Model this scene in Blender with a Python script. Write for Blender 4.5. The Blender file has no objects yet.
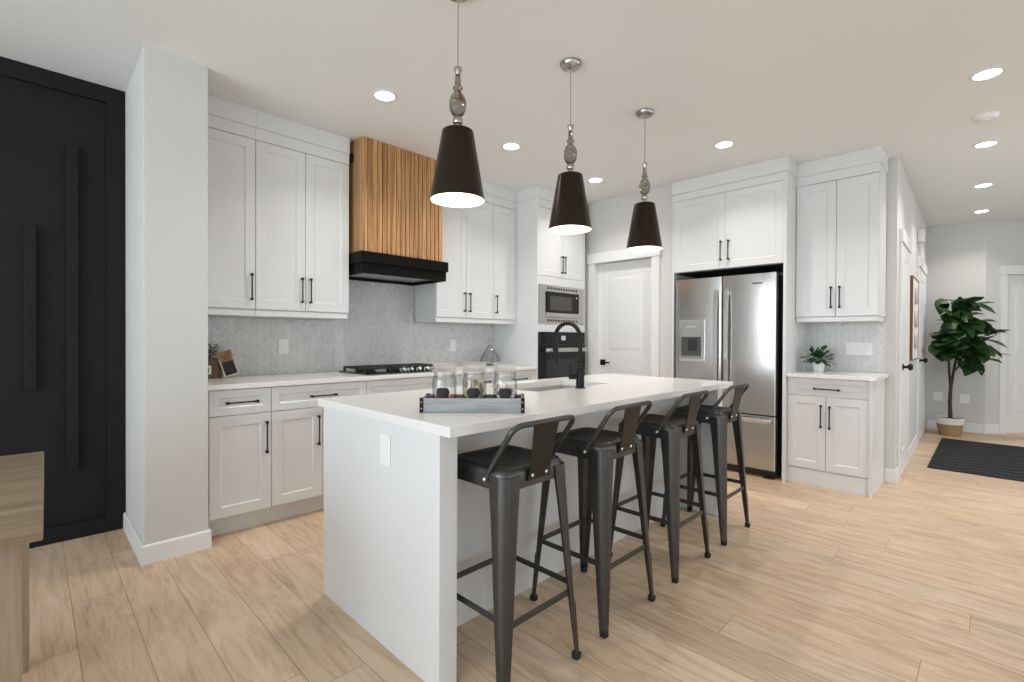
import bpy, bmesh, math, random
from mathutils import Vector, Matrix
R = math.radians
PI = math.pi
S = bpy.context.scene
C = S.collection

# ------------------------------------------------------------------ camera
yaw, pitch, roll = R(45.0458), R(-0.3842), R(0.244)
fw = Vector((math.sin(yaw)*math.cos(pitch), math.cos(yaw)*math.cos(pitch), math.sin(pitch)))
rt = Vector((math.cos(yaw), -math.sin(yaw), 0))
up = rt.cross(fw)
r2 = math.cos(roll)*rt + math.sin(roll)*up
u2 = -math.sin(roll)*rt + math.cos(roll)*up
cd = bpy.data.cameras.new('camera'); cam = bpy.data.objects.new('camera', cd); C.objects.link(cam)
M = Matrix.Identity(4)
for i in range(3):
    M[i][0] = r2[i]; M[i][1] = u2[i]; M[i][2] = -fw[i]
M.translation = (-0.9456, -3.8446, 1.1992)
cam.matrix_world = M
cd.sensor_width = 36; cd.sensor_fit = 'HORIZONTAL'; cd.lens = 480.447/1024*36
cd.clip_start = 0.05; cd.clip_end = 200
S.camera = cam

# ------------------------------------------------------------------ world, light, exposure
w = bpy.data.worlds.new('overcast_sky'); S.world = w; w.use_nodes = True
wn = w.node_tree.nodes
wn['Background'].inputs[0].default_value = (0.86, 0.93, 1.0, 1)
wn['Background'].inputs[1].default_value = 1.6
S.view_settings.view_transform = 'Standard'; S.view_settings.look = 'None'
S.view_settings.exposure = 0.10; S.view_settings.gamma = 1.0
S.view_settings.use_curve_mapping = False
S.cycles.use_denoising = True
S.cycles.max_bounces = 14; S.cycles.diffuse_bounces = 6; S.cycles.glossy_bounces = 6
S.cycles.transmission_bounces = 12; S.cycles.transparent_max_bounces = 16
S.cycles.caustics_reflective = False; S.cycles.caustics_refractive = False
S.cycles.sample_clamp_indirect = 6

def area(name, loc, direction, sx, sy, power, col):
    l = bpy.data.lights.new(name, 'AREA'); l.shape = 'RECTANGLE'; l.size = sx; l.size_y = sy
    l.energy = power; l.color = col
    o = bpy.data.objects.new(name, l); C.objects.link(o)
    o.location = loc; o.rotation_euler = Vector(direction).to_track_quat('-Z', 'Y').to_euler()
    return o
# daylight entering through the windows of the dining side and of the living side
area('window_daylight', (-4.12, -2.15, 1.35), (1, 0, 0), 2.9, 2.1, 112, (0.80, 0.91, 1.0))
area('window_daylight', (-4.12, -5.6, 1.35), (1, 0, 0), 2.0, 2.1, 40, (0.80, 0.91, 1.0))
area('window_daylight', (0.2, -6.90, 1.40), (0, 1, 0), 3.4, 2.1, 16, (0.80, 0.91, 1.0))
area('window_daylight', (5.0, -6.90, 1.40), (0, 1, 0), 3.4, 2.1, 34, (0.82, 0.92, 1.0))

# ------------------------------------------------------------------ node material helpers
class NT:
    def __init__(s, name):
        s.m = bpy.data.materials.new(name); s.m.use_nodes = True
        s.t = s.m.node_tree; s.n = s.t.nodes; s.n.clear()
        s.out = s.n.new('ShaderNodeOutputMaterial')
    def link(s, a, b): s.t.links.new(a, b)
    def put(s, sock, v):
        if isinstance(v, bpy.types.NodeSocket): s.link(v, sock)
        else: sock.default_value = v
    def node(s, typ, **kw):
        nd = s.n.new(typ)
        for k, v in kw.items(): setattr(nd, k, v)
        return nd
    def math(s, op, a, b=0.0, c=0.0):
        nd = s.node('ShaderNodeMath', operation=op)
        s.put(nd.inputs[0], a); s.put(nd.inputs[1], b)
        if op in ('MULTIPLY_ADD', 'SMOOTH_MIN', 'WRAP'): s.put(nd.inputs[2], c)
        return nd.outputs[0]
    def vec(s, x, y, z):
        nd = s.node('ShaderNodeCombineXYZ'); s.put(nd.inputs[0], x); s.put(nd.inputs[1], y); s.put(nd.inputs[2], z)
        return nd.outputs[0]
    def coords(s):
        tc = s.node('ShaderNodeTexCoord'); sp = s.node('ShaderNodeSeparateXYZ')
        s.link(tc.outputs['Object'], sp.inputs[0]); return tc.outputs['Object'], sp.outputs
    def noise(s, v, scale, detail=3, rough=0.5, dist=0.0):
        nd = s.node('ShaderNodeTexNoise'); s.put(nd.inputs['Vector'], v)
        nd.inputs['Scale'].default_value = scale; nd.inputs['Detail'].default_value = detail
        nd.inputs['Roughness'].default_value = rough; nd.inputs['Distortion'].default_value = dist
        return nd.outputs[0]
    def white(s, v, dim='2D'):
        nd = s.node('ShaderNodeTexWhiteNoise', noise_dimensions=dim)
        if dim == '1D': s.put(nd.inputs['W'], v)
        else: s.put(nd.inputs['Vector'], v)
        return nd.outputs
    def ramp(s, f, stops):
        nd = s.node('ShaderNodeValToRGB'); s.put(nd.inputs[0], f); el = nd.color_ramp.elements
        while len(el) < len(stops): el.new(0.5)
        for e, (p, c) in zip(el, stops): e.position = p; e.color = (*c, 1)
        return nd.outputs[0]
    def mix(s, f, a, b, mode='MIX'):
        nd = s.node('ShaderNodeMix', data_type='RGBA', blend_type=mode)
        s.put(nd.inputs[0], f)
        s.put(nd.inputs[6], a if isinstance(a, bpy.types.NodeSocket) else (*a, 1))
        s.put(nd.inputs[7], b if isinstance(b, bpy.types.NodeSocket) else (*b, 1))
        return nd.outputs[2]
    def maprange(s, f, a, b, c, d):
        nd = s.node('ShaderNodeMapRange'); s.put(nd.inputs[0], f)
        for i, v in zip((1, 2, 3, 4), (a, b, c, d)): nd.inputs[i].default_value = v
        return nd.outputs[0]
    def bump(s, h, strength, dist=0.01):
        nd = s.node('ShaderNodeBump'); s.put(nd.inputs['Height'], h)
        nd.inputs['Strength'].default_value = strength; nd.inputs['Distance'].default_value = dist
        return nd.outputs[0]
    def bsdf(s, **kw):
        nd = s.node('ShaderNodeBsdfPrincipled')
        for k, v in kw.items():
            k = {'color': 'Base Color', 'rough': 'Roughness', 'metal': 'Metallic', 'normal': 'Normal', 'spec': 'Specular IOR Level',
                 'trans': 'Transmission Weight', 'ior': 'IOR', 'emit': 'Emission Color', 'estr': 'Emission Strength', 'coat': 'Coat Weight',
                 'coatr': 'Coat Roughness', 'aniso': 'Anisotropic', 'sheen': 'Sheen Weight'}.get(k, k)
            if isinstance(v, tuple) and len(v) == 3: v = (*v, 1)
            s.put(nd.inputs[k], v)
        s.link(nd.outputs[0], s.out.inputs[0]); return s.m

def plain(name, col, rough=0.5, metal=0.0, var=0.03, scale=6.0, bump=0.0, bscale=200.0, **kw):
    t = NT(name); v, _ = t.coords()
    f = t.noise(v, scale, 2)
    c = t.mix(f, tuple(x*(1-var) for x in col), tuple(min(1, x*(1+var)) for x in col))
    if bump: kw['normal'] = t.bump(t.noise(v, bscale, 2), bump, 0.002)
    return t.bsdf(color=c, rough=rough, metal=metal, **kw)

def glow(name, col, strength):
    t = NT(name); e = t.node('ShaderNodeEmission'); e.inputs[0].default_value = (*col, 1); e.inputs[1].default_value = strength
    t.link(e.outputs[0], t.out.inputs[0]); return t.m

def wood(name, stops, axis='z', fine=1.0, rough=0.5, bump=0.15, streak=9.0):
    """grain running along the given axis of the object"""
    t = NT(name); v, xyz = t.coords()
    s = [26.0*fine]*3; s['xyz'.index(axis)] = 1.4*fine
    vv = t.vec(t.math('MULTIPLY', xyz[0], s[0]), t.math('MULTIPLY', xyz[1], s[1]), t.math('MULTIPLY', xyz[2], s[2]))
    a = t.noise(vv, 1.0, 6, 0.62, 0.35); b = t.noise(vv, streak/3, 3, 0.6)
    f = t.math('MULTIPLY_ADD', b, 0.35, t.math('MULTIPLY', a, 0.65))
    return t.bsdf(color=t.ramp(f, stops), rough=rough, normal=t.bump(f, bump, 0.002))

def make_floor_mat():
    t = NT('oak_plank_floor'); v, xyz = t.coords()
    PW, PL = 0.185, 1.85
    px = t.math('DIVIDE', t.math('ADD', xyz[0], 0.819+PW*200), PW)
    i = t.math('FLOOR', px); fx = t.math('SUBTRACT', px, i)
    ri = t.white(i, '1D')[0]
    py = t.math('ADD', t.math('DIVIDE', t.math('ADD', xyz[1], 200), PL), t.math('MULTIPLY', ri, 7.3))
    j = t.math('FLOOR', py); fy = t.math('SUBTRACT', py, j)
    idv = t.white(t.vec(i, j, 0))
    off = t.math('MULTIPLY', idv[0], 37.0)
    g1 = t.noise(t.vec(t.math('MULTIPLY', xyz[0], 46), t.math('MULTIPLY', xyz[1], 2.6), off), 1.0, 6, 0.65, 0.6)
    g2 = t.noise(t.vec(t.math('MULTIPLY', xyz[0], 9.5), t.math('MULTIPLY', xyz[1], 1.7), t.math('ADD', off, 5.0)), 1.0, 4, 0.62, 2.4)
    g3 = t.noise(t.vec(t.math('MULTIPLY', xyz[0], 160), t.math('MULTIPLY', xyz[1], 5), off), 1.0, 2, 0.6)
    f = t.math('ADD', t.math('ADD', t.math('MULTIPLY', g1, 0.30), t.math('MULTIPLY', g2, 0.58)), t.math('MULTIPLY', g3, 0.12))
    base = t.ramp(f, [(0.28, (0.32, 0.200, 0.115)), (0.41, (0.53, 0.372, 0.247)), (0.53, (0.65, 0.485, 0.342)), (0.70, (0.73, 0.570, 0.425))])
    val = t.maprange(idv[0], 0, 1, 0.88, 1.08)
    hs = t.node('ShaderNodeHueSaturation'); t.put(hs.inputs['Value'], val); t.put(hs.inputs['Color'], base)
    t.put(hs.inputs['Saturation'], t.maprange(t.white(t.vec(j, i, 3))[0], 0, 1, 0.97, 1.10))
    ex = t.math('MINIMUM', fx, t.math('SUBTRACT', 1.0, fx))
    ey = t.math('MULTIPLY', t.math('MINIMUM', fy, t.math('SUBTRACT', 1.0, fy)), PL/PW)
    e = t.math('MINIMUM', ex, ey)
    seam = t.maprange(e, 0.003, 0.013, 0.0, 1.0)
    col = t.mix(seam, (0.33, 0.235, 0.155), hs.outputs[0])
    h = t.math('ADD', t.math('MULTIPLY', seam, 0.6), t.math('MULTIPLY', f, 0.35))
    return t.bsdf(color=col, rough=t.maprange(f, 0.3, 0.7, 0.44, 0.36), normal=t.bump(h, 0.22, 0.003), spec=0.45)

def make_herringbone(axis):
    """tiles in a herringbone on a wall plane; axis = the horizontal axis of that wall"""
    t = NT('herringbone_marble_tile'); v, xyz = t.coords()
    W, n = 0.0228, 3
    hcoord = xyz['xyz'.index(axis)]
    k = 1/(W*math.sqrt(2))
    u = t.math('ADD', t.math('MULTIPLY', t.math('ADD', hcoord, xyz[2]), k), 600.0)
    q = t.math('ADD', t.math('MULTIPLY', t.math('SUBTRACT', xyz[2], hcoord), k), 600.0)
    i = t.math('FLOOR', u); j = t.math('FLOOR', q)
    fu = t.math('SUBTRACT', u, i); fq = t.math('SUBTRACT', q, j)
    s = t.math('FLOORED_MODULO', t.math('SUBTRACT', i, j), 2.0*n)
    hor = t.math('LESS_THAN', s, n-0.5)
    ah = t.math('ADD', s, fu)
    av = t.math('ADD', t.math('SUBTRACT', s, n), t.math('SUBTRACT', 1.0, fq))
    def pick(a, b):
        return t.math('ADD', t.math('MULTIPLY', hor, a), t.math('MULTIPLY', t.math('SUBTRACT', 1.0, hor), b))
    along = pick(ah, av); cross = pick(fq, fu)
    d = t.math('MINIMUM', t.math('MINIMUM', along, t.math('SUBTRACT', float(n), along)), t.math('MINIMUM', cross, t.math('SUBTRACT', 1.0, cross)))
    idx = pick(t.math('SUBTRACT', i, s), t.math('ADD', i, 0.5))
    idy = pick(j, t.math('ADD', j, t.math('SUBTRACT', s, n)))
    rnd = t.white(t.vec(idx, idy, 0))[0]
    vein = t.noise(v, 7.0, 5, 0.6, 1.2)
    tile = t.mix(rnd, (0.585, 0.585, 0.58), (0.66, 0.66, 0.65))
    tile = t.mix(t.maprange(vein, 0.30, 0.46, 0.55, 0.0), tile, (0.52, 0.53, 0.54))
    g = t.maprange(d, 0.05, 0.14, 0.0, 1.0)
    col = t.mix(g, (0.475, 0.47, 0.46), tile)
    return t.bsdf(color=col, rough=t.maprange(rnd, 0, 1, 0.22, 0.36), normal=t.bump(g, 0.35, 0.002))

def make_steel(axis='z', col=(0.53, 0.515, 0.495), rough=0.22, name='brushed_stainless_steel'):
    t = NT(name); v, xyz = t.coords()
    s = [240.0]*3; s['xyz'.index(axis)] = 2.0
    f = t.noise(t.vec(*[t.math('MULTIPLY', xyz[i], s[i]) for i in range(3)]), 1.0, 2)
    return t.bsdf(color=t.mix(f, tuple(c*0.94 for c in col), tuple(c*1.05 for c in col)), metal=1.0, rough=t.maprange(f, 0.3, 0.7, rough-0.03, rough+0.05), normal=t.bump(f, 0.03, 0.001))

def make_rug():
    t = NT('charcoal_wave_rug'); v, xyz = t.coords()
    wv = t.noise(v, 3.2, 2, 0.5)
    a = t.math('ADD', t.math('MULTIPLY', xyz[0], 42.0), t.math('MULTIPLY', t.math('SINE', t.math('MULTIPLY', xyz[1], 17.0)), 1.9))
    f = t.math('SINE', t.math('ADD', a, t.math('MULTIPLY', wv, 5.0)))
    pile = t.noise(v, 420, 2)
    c = t.mix(t.maprange(f, -0.4, 0.6, 0, 1), (0.010, 0.010, 0.012), (0.055, 0.055, 0.058))
    return t.bsdf(color=t.mix(pile, c, (0.03, 0.03, 0.032)), rough=0.95, normal=t.bump(t.math('ADD', f, pile), 0.4, 0.004), spec=0.15)

def make_quartz():
    t = NT('white_quartz'); v, _ = t.coords()
    a = t.noise(v, 2.2, 6, 0.6, 1.8)
    vein = t.maprange(t.math('ABSOLUTE', t.math('SUBTRACT', a, 0.5)), 0.0, 0.035, 1.0, 0.0)
    c = t.mix(t.math('MULTIPLY', vein, 0.10), (0.80, 0.79, 0.775), (0.55, 0.54, 0.53))
    sp = t.noise(v, 260, 1)
    return t.bsdf(color=t.mix(t.maprange(sp, 0.35, 0.65, 0, 0.08), c, (0.66, 0.65, 0.63)), rough=0.16, spec=0.5)

def make_glass(name, col=(1, 1, 1), rough=0.0, ior=1.45):
    t = NT(name); g = t.node('ShaderNodeBsdfGlass'); g.inputs[0].default_value = (*col, 1); g.inputs[1].default_value = rough; g.inputs[2].default_value = ior
    t.link(g.outputs[0], t.out.inputs[0]); return t.m

def thin_glass(name, tint, edge, frost=0.0):
    """thin clear-walled glass: see-through face on, tinted and shiny towards the rims"""
    t = NT(name); lw = t.node('ShaderNodeLayerWeight'); lw.inputs[0].default_value = 0.35
    tr = t.node('ShaderNodeBsdfTransparent'); gl = t.node('ShaderNodeBsdfGlossy'); gl.inputs['Roughness'].default_value = 0.03
    t.link(t.mix(t.math('POWER', lw.outputs['Facing'], 1.6), tint, edge), tr.inputs[0])
    fr = t.math('MULTIPLY_ADD', t.math('POWER', lw.outputs['Facing'], 3.0), 0.50, 0.05)
    mx = t.node('ShaderNodeMixShader'); t.link(fr, mx.inputs[0]); t.link(tr.outputs[0], mx.inputs[1]); t.link(gl.outputs[0], mx.inputs[2])
    res = mx.outputs[0]
    if frost:
        df = t.node('ShaderNodeBsdfTranslucent'); df.inputs[0].default_value = (0.9, 0.9, 0.9, 1)
        m2 = t.node('ShaderNodeMixShader'); m2.inputs[0].default_value = frost; t.link(res, m2.inputs[1]); t.link(df.outputs[0], m2.inputs[2]); res = m2.outputs[0]
    t.link(res, t.out.inputs[0]); return t.m

def make_leaf(name, a, b):
    t = NT(name); v, _ = t.coords(); f = t.noise(v, 9, 2)
    return t.bsdf(color=t.mix(f, a, b), rough=0.42, spec=0.4)

MAT = dict(
    wall=plain('greige_wall_paint', (0.60, 0.59, 0.57), 0.75, var=0.015, scale=1.5, bump=0.05, bscale=300),
    ceil=plain('white_ceiling_paint', (0.765, 0.775, 0.76), 0.85, var=0.01, scale=1.0),
    trim=plain('white_trim_paint', (0.75, 0.75, 0.745), 0.38, var=0.01),
    cab=plain('white_cabinet_lacquer', (0.69, 0.697, 0.702), 0.33, var=0.008),
    black_wall=plain('black_textured_panel', (0.011, 0.011, 0.0115), 0.55, var=0.25, scale=60, bump=0.30, bscale=160, spec=0.18),
    black_metal=plain('black_powder_coat', (0.006, 0.006, 0.006), 0.42, var=0.1, spec=0.22),
    gun=plain('gunmetal_stool_steel', (0.085, 0.083, 0.080), 0.36, metal=0.9, var=0.12, scale=14),
    gun_dark=plain('dark_stool_steel', (0.034, 0.031, 0.028), 0.38, metal=0.8, var=0.15, scale=14),
    seat=plain('black_stool_seat', (0.012, 0.012, 0.013), 0.50, metal=0.2, var=0.1),
    rubber=plain('black_rubber', (0.012, 0.012, 0.012), 0.8),
    handle=plain('dark_bronze_handle', (0.028, 0.025, 0.024), 0.38, metal=0.6),
    hood_black=plain('black_stained_wood', (0.006, 0.005, 0.004), 0.5, var=0.2, scale=30, spec=0.08),
    shade=plain('dark_bronze_shade', (0.026, 0.017, 0.010), 0.30, metal=0.6, var=0.18, scale=10, spec=0.4),
    shade_in=plain('white_shade_lining', (0.85, 0.82, 0.76), 0.6),
    nickel=plain('brushed_nickel', (0.40, 0.385, 0.36), 0.25, metal=1.0),
    chrome=plain('chrome', (0.80, 0.80, 0.80), 0.16, metal=1.0),
    bolt=plain('zinc_bolt', (0.75, 0.74, 0.72), 0.25, metal=1.0),
    white_plastic=plain('white_plastic', (0.80, 0.80, 0.79), 0.35, var=0.01),
    dark_plastic=plain('dark_plastic', (0.020, 0.020, 0.022), 0.35),
    black_glass=plain('black_glass', (0.005, 0.005, 0.006), 0.08, var=0.05, spec=0.32),
    gap_shade=plain('painted_gap_shade', (0.010, 0.010, 0.010), 0.8),
    iron=plain('cast_iron', (0.012, 0.012, 0.012), 0.55, var=0.1, scale=40),
    floor=make_floor_mat(), tile_x=make_herringbone('x'), tile_y=make_herringbone('y'),
    steel=make_steel('z'), steel_x=make_steel('x', name='brushed_steel_across'), quartz=make_quartz(), rug=make_rug(),
    glass=thin_glass('clear_glass', (0.97, 0.975, 0.975), (0.52, 0.54, 0.55)), lid_glass=thin_glass('thick_glass', (0.93, 0.93, 0.925), (0.62, 0.63, 0.63), 0.42), smoky=make_glass('smoky_glass', (0.60, 0.58, 0.55)),
    lamp=glow('lamp_lens', (1.0, 0.95, 0.87), 22.0), bulb=glow('warm_bulb', (1.0, 0.86, 0.68), 30.0),
    oven_disp=glow('oven_display', (0.75, 0.80, 0.85), 0.6),
    hood_wood=None,
    table=wood('weathered_oak', [(0.30, (0.13, 0.088, 0.052)), (0.5, (0.26, 0.192, 0.122)), (0.72, (0.36, 0.28, 0.19))], 'x', 1.0, 0.55),
    table_leg=wood('weathered_oak_leg', [(0.30, (0.22, 0.16, 0.10)), (0.5, (0.34, 0.26, 0.175)), (0.72, (0.43, 0.345, 0.245))], 'z', 1.0, 0.55),
    grey_wood=wood('grey_weathered_wood', [(0.32, (0.16, 0.165, 0.17)), (0.5, (0.30, 0.305, 0.31)), (0.7, (0.40, 0.405, 0.41))], 'x', 1.6, 0.65),
    brown_wood=wood('brown_wood', [(0.3, (0.045, 0.022, 0.012)), (0.5, (0.10, 0.050, 0.026)), (0.7, (0.16, 0.085, 0.045))], 'z', 2.0, 0.55),
    honey_wood=wood('honey_wood', [(0.3, (0.16, 0.075, 0.030)), (0.5, (0.30, 0.150, 0.065)), (0.7, (0.42, 0.24, 0.12))], 'z', 2.0, 0.5),
    pale_wood=wood('pale_wood', [(0.3, (0.42, 0.31, 0.20)), (0.6, (0.62, 0.50, 0.36))], 'z', 2.0, 0.5),
    brown_frame=plain('chestnut_frame', (0.17, 0.06, 0.022), 0.5),
    slate=plain('black_slate', (0.012, 0.012, 0.013), 0.7, var=0.2),
    paper=plain('white_label', (0.72, 0.70, 0.66), 0.7),
    fig_leaf=make_leaf('fig_leaf', (0.005, 0.022, 0.006), (0.030, 0.085, 0.018)),
    small_leaf=make_leaf('small_leaf', (0.006, 0.045, 0.014), (0.030, 0.130, 0.045)),
    dark_leaf=make_leaf('dark_twig', (0.010, 0.020, 0.010), (0.03, 0.045, 0.02)),
    bark=plain('bark', (0.050, 0.035, 0.024), 0.8, var=0.3, scale=30),
    soil=plain('soil', (0.02, 0.015, 0.010), 0.95, var=0.4, scale=60),
    basket=plain('woven_tan_basket', (0.33, 0.215, 0.105), 0.75, var=0.35, scale=90, bump=0.5, bscale=120),
    basket_white=plain('white_woven_band', (0.72, 0.70, 0.66), 0.75, var=0.06, scale=90, bump=0.4, bscale=120),
    pink=plain('pink_wrapper', (0.72, 0.10, 0.22), 0.35), cream=plain('cream_wrapper', (0.72, 0.60, 0.48), 0.4),
    tea=plain('brown_wrapper', (0.28, 0.12, 0.06), 0.4), olive=plain('olive_wrapper', (0.22, 0.18, 0.07), 0.45),
    gold=plain('gold_wrapper', (0.62, 0.46, 0.12), 0.35), white_wrap=plain('white_wrapper', (0.75, 0.72, 0.70), 0.4),
    pebble=plain('grey_pebble', (0.45, 0.44, 0.42), 0.6),
)

def make_slat_mat():
    t = NT('oak_slat_wood'); v, xyz = t.coords()
    idx = t.math('FLOOR', t.math('DIVIDE', t.math('SUBTRACT', xyz[0], 0.029), 0.0413))
    r = t.white(idx, '1D')[0]
    a = t.noise(t.vec(t.math('MULTIPLY', xyz[0], 60), t.math('MULTIPLY', xyz[1], 60), t.math('ADD', t.math('MULTIPLY', xyz[2], 2.2), t.math('MULTIPLY', r, 30))), 1.0, 5, 0.6, 0.4)
    c = t.ramp(a, [(0.28, (0.26, 0.115, 0.042)), (0.5, (0.50, 0.270, 0.110)), (0.74, (0.70, 0.440, 0.215))])
    hs = t.node('ShaderNodeHueSaturation'); t.put(hs.inputs['Value'], t.maprange(r, 0, 1, 0.78, 1.12)); t.put(hs.inputs['Color'], c)
    return t.bsdf(color=hs.outputs[0], rough=0.45, normal=t.bump(a, 0.1, 0.002))
MAT['hood_wood'] = make_slat_mat()

# ------------------------------------------------------------------ mesh builder
class MB:
    def __init__(s): s.bm = bmesh.new()
    def box(s, x0, x1, y0, y1, z0, z1, bev=0.0, seg=2):
        if bev:
            t = bmesh.new(); MB._box(t, x0, x1, y0, y1, z0, z1)
            bmesh.ops.bevel(t, geom=t.edges[:], offset=bev, segments=seg, affect='EDGES', profile=0.5)
            s._merge(t)
        else: MB._box(s.bm, x0, x1, y0, y1, z0, z1)
        return s
    @staticmethod
    def _box(bm, x0, x1, y0, y1, z0, z1):
        v = [bm.verts.new((x, y, z)) for z in (z0, z1) for y in (y0, y1) for x in (x0, x1)]
        for f in ((0, 2, 3, 1), (4, 5, 7, 6), (0, 1, 5, 4), (2, 6, 7, 3), (0, 4, 6, 2), (1, 3, 7, 5)):
            bm.faces.new([v[i] for i in f])
    def _merge(s, t, mat=None):
        m = {}
        for v in t.verts: m[v] = s.bm.verts.new(mat @ v.co if mat else v.co)
        for f in t.faces:
            try: s.bm.faces.new([m[v] for v in f.verts])
            except ValueError: pass
        t.free()
    def add(s, other, mat=None): s._merge(other.bm, mat); return s
    def faces(s, verts, faces):
        vs = [s.bm.verts.new(v) for v in verts]
        for f in faces: s.bm.faces.new([vs[i] for i in f])
        return s
    def loft(s, rings, closed=True, cap=True, loop=False):
        rs = [[s.bm.verts.new(p) for p in r] for r in rings]
        n = len(rs[0]); m = len(rs)
        for a in range(m if loop else m-1):
            A, B = rs[a], rs[(a+1) % m]
            for i in range(n if closed else n-1):
                k = (i+1) % n
                s.bm.faces.new((A[i], A[k], B[k], B[i]))
        if cap and closed and not loop:
            s.bm.faces.new(list(reversed(rs[0]))); s.bm.faces.new(rs[-1])
        return s
    def tube(s, pts, r, seg=10, closed=False, rad=None):
        P = [Vector(p) for p in pts]; n = len(P); rings = []
        prev = None
        for i in range(n):
            a = P[(i-1) % n] if (closed or i > 0) else P[i]
            b = P[(i+1) % n] if (closed or i < n-1) else P[i]
            d = (b-a).normalized()
            if prev is None:
                ref = Vector((0, 0, 1)) if abs(d.z) < 0.9 else Vector((1, 0, 0))
                u = d.cross(ref).normalized()
            else: u = (prev - d*prev.dot(d)).normalized()
            prev = u; v = d.cross(u); rr = rad[i] if rad else r
            rings.append([P[i] + (u*math.cos(2*PI*k/seg) + v*math.sin(2*PI*k/seg))*rr for k in range(seg)])
        return s.loft(rings, loop=closed)
    def lathe(s, prof, seg=32, c=(0, 0, 0), cap=True, squash=1.0):
        rings = [[(c[0]+r*math.cos(2*PI*k/seg), c[1]+squash*r*math.sin(2*PI*k/seg), c[2]+z) for k in range(seg)] for r, z in prof]
        return s.loft(rings, cap=cap)
    def cyl(s, p0, p1, r, seg=16, r1=None): return s.tube([p0, p1], r, seg, rad=[r, r if r1 is None else r1])
    def prism(s, poly, z0, z1, plane='xy'):
        def P(a, b, c): return {'xy': (a, b, c), 'xz': (a, c, b), 'yz': (c, a, b)}[plane]
        return s.loft([[P(a, b, z0) for a, b in poly], [P(a, b, z1) for a, b in poly]])
    def ball(s, c, r, seg=12, rings=8, sc=(1, 1, 1)):
        t = bmesh.new(); bmesh.ops.create_uvsphere(t, u_segments=seg, v_segments=rings, radius=r)
        s._merge(t, Matrix.Translation(c) @ Matrix.Diagonal((*sc, 1))); return s
    def build(s, name, mat, parent=None, shift=None, smooth=35, label=None, xf=None):
        bm = s.bm
        if shift: bmesh.ops.translate(bm, verts=bm.verts[:], vec=-Vector(shift))
        if xf: bmesh.ops.transform(bm, matrix=xf, verts=bm.verts[:])
        bmesh.ops.recalc_face_normals(bm, faces=bm.faces[:])
        me = bpy.data.meshes.new(name); bm.to_mesh(me); bm.free()
        if smooth:
            me.polygons.foreach_set('use_smooth', [True]*len(me.polygons)); me.set_sharp_from_angle(angle=R(smooth))
        me.materials.append(MAT[mat] if isinstance(mat, str) else mat)
        o = bpy.data.objects.new(name, me); C.objects.link(o)
        if parent: o.parent = parent
        if label: o['label'] = label
        return o

def tag(o, label, cat, group=None, kind=None):
    if label: o['label'] = label
    if cat: o['category'] = cat
    if group: o['group'] = group
    if kind: o['kind'] = kind
    return o
def thing(name, label, cat, loc=(0, 0, 0), rz=0.0, group=None):
    o = bpy.data.objects.new(name, None); C.objects.link(o); o.empty_display_size = 0.1
    o.location = loc; o.rotation_euler = (0, 0, rz)
    return tag(o, label, cat, group)
def struct(name, mb, mat, parent=None, **kw):
    o = mb.build(name, mat, parent, **kw)
    if not parent: o['kind'] = 'structure'
    return o
def dup(root, loc, rz, label, group=None):
    def cp(o, par):
        c = o.copy(); C.objects.link(c); c.parent = par
        for ch in o.children: cp(ch, c)
        return c
    r = cp(root, None); r.location = loc; r.rotation_euler = (0, 0, rz); r['label'] = label
    if group: r['group'] = group
    return r

def shaker(x0, x1, z0, z1, yf, th=0.019, rail=0.06, rec=0.007):
    """recessed panel door; front faces -y at yf"""
    m = MB(); c = 0.0015
    def rect(d, y): return [(x0+d, y, z0+d), (x1-d, y, z0+d), (x1-d, y, z1-d), (x0+d, y, z1-d)]
    rail = min(rail, (z1-z0)*0.3)
    m.loft([rect(0, yf+th), rect(0, yf+c), rect(c, yf), rect(rail, yf), rect(rail+0.008, yf+rec)])
    return m
def bar_handle(x, z, length, yf, vertical=True):
    m = MB(); h = length/2; off = 0.030
    def P(a, y): return (x, y, z+a) if vertical else (x+a, y, z)
    m.tube([P(-h, yf-off), P(h, yf-off)], 0.0050, 8)
    for s in (-1, 1):
        m.tube([P(s*(h-0.008), yf), P(s*(h-0.008), yf-off-0.004)], 0.0062, 8)
        m.tube([P(s*(h-0.017), yf-off), P(s*h, yf-off)], 0.0085, 8)
    return m
def shaker_door(x0, x1, z0, z1, yf, parent, handle=None, name='door', hlen=0.18, vertical=True, rail=0.06):
    d = shaker(x0, x1, z0, z1, yf, rail=rail).build(name, 'cab', parent, smooth=0)
    if handle: bar_handle(handle[0], handle[1], hlen, yf, vertical).build('handle', 'handle', d)
    return d

H = 2.718
# ------------------------------------------------------------------ room shell
struct('floor', MB().box(-4.3, 9.6, -7.1, 0.12, -0.06, 0), 'floor', smooth=0)
struct('ceiling', MB().box(-4.3, 9.6, -7.1, 0.12, H, H+0.08), 'ceil', smooth=0)
struct('wall_back', MB().box(-0.53, 3.62, 0, 0.1, 0, H), 'wall', smooth=0)
struct('wall_back_black', MB().box(-2.9, -0.5301, 0, 0.1, 0, H), 'black_wall', smooth=0)
struct('wall_back_dining', MB().box(-4.3, -2.9001, 0, 0.1, 0, H), 'wall', smooth=0)
struct('wall_wing', MB().box(-0.527, -0.235, -0.70, -0.0005, 0, H, 0.002, 1), 'wall', smooth=0)
bb = MB()
BH, BT = 0.101, 0.014
def lp(z, d): return [(-0.527-d, -0.0255, z), (-0.527-d, -0.70-d, z), (-0.235+d, -0.70-d, z), (-0.235+d, -0.645, z)]
outer, top, inner = lp(0, BT), lp(BH-0.008, BT), lp(BH, 0.001)
bb.loft([[p for p in outer+lp(0, 0.001)[::-1]], [p for p in top+lp(BH-0.008, 0.001)[::-1]], [p for p in lp(BH, 0.006)+lp(BH, 0.001)[::-1]]])
struct('baseboard_wing', bb, 'trim', smooth=0)
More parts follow.
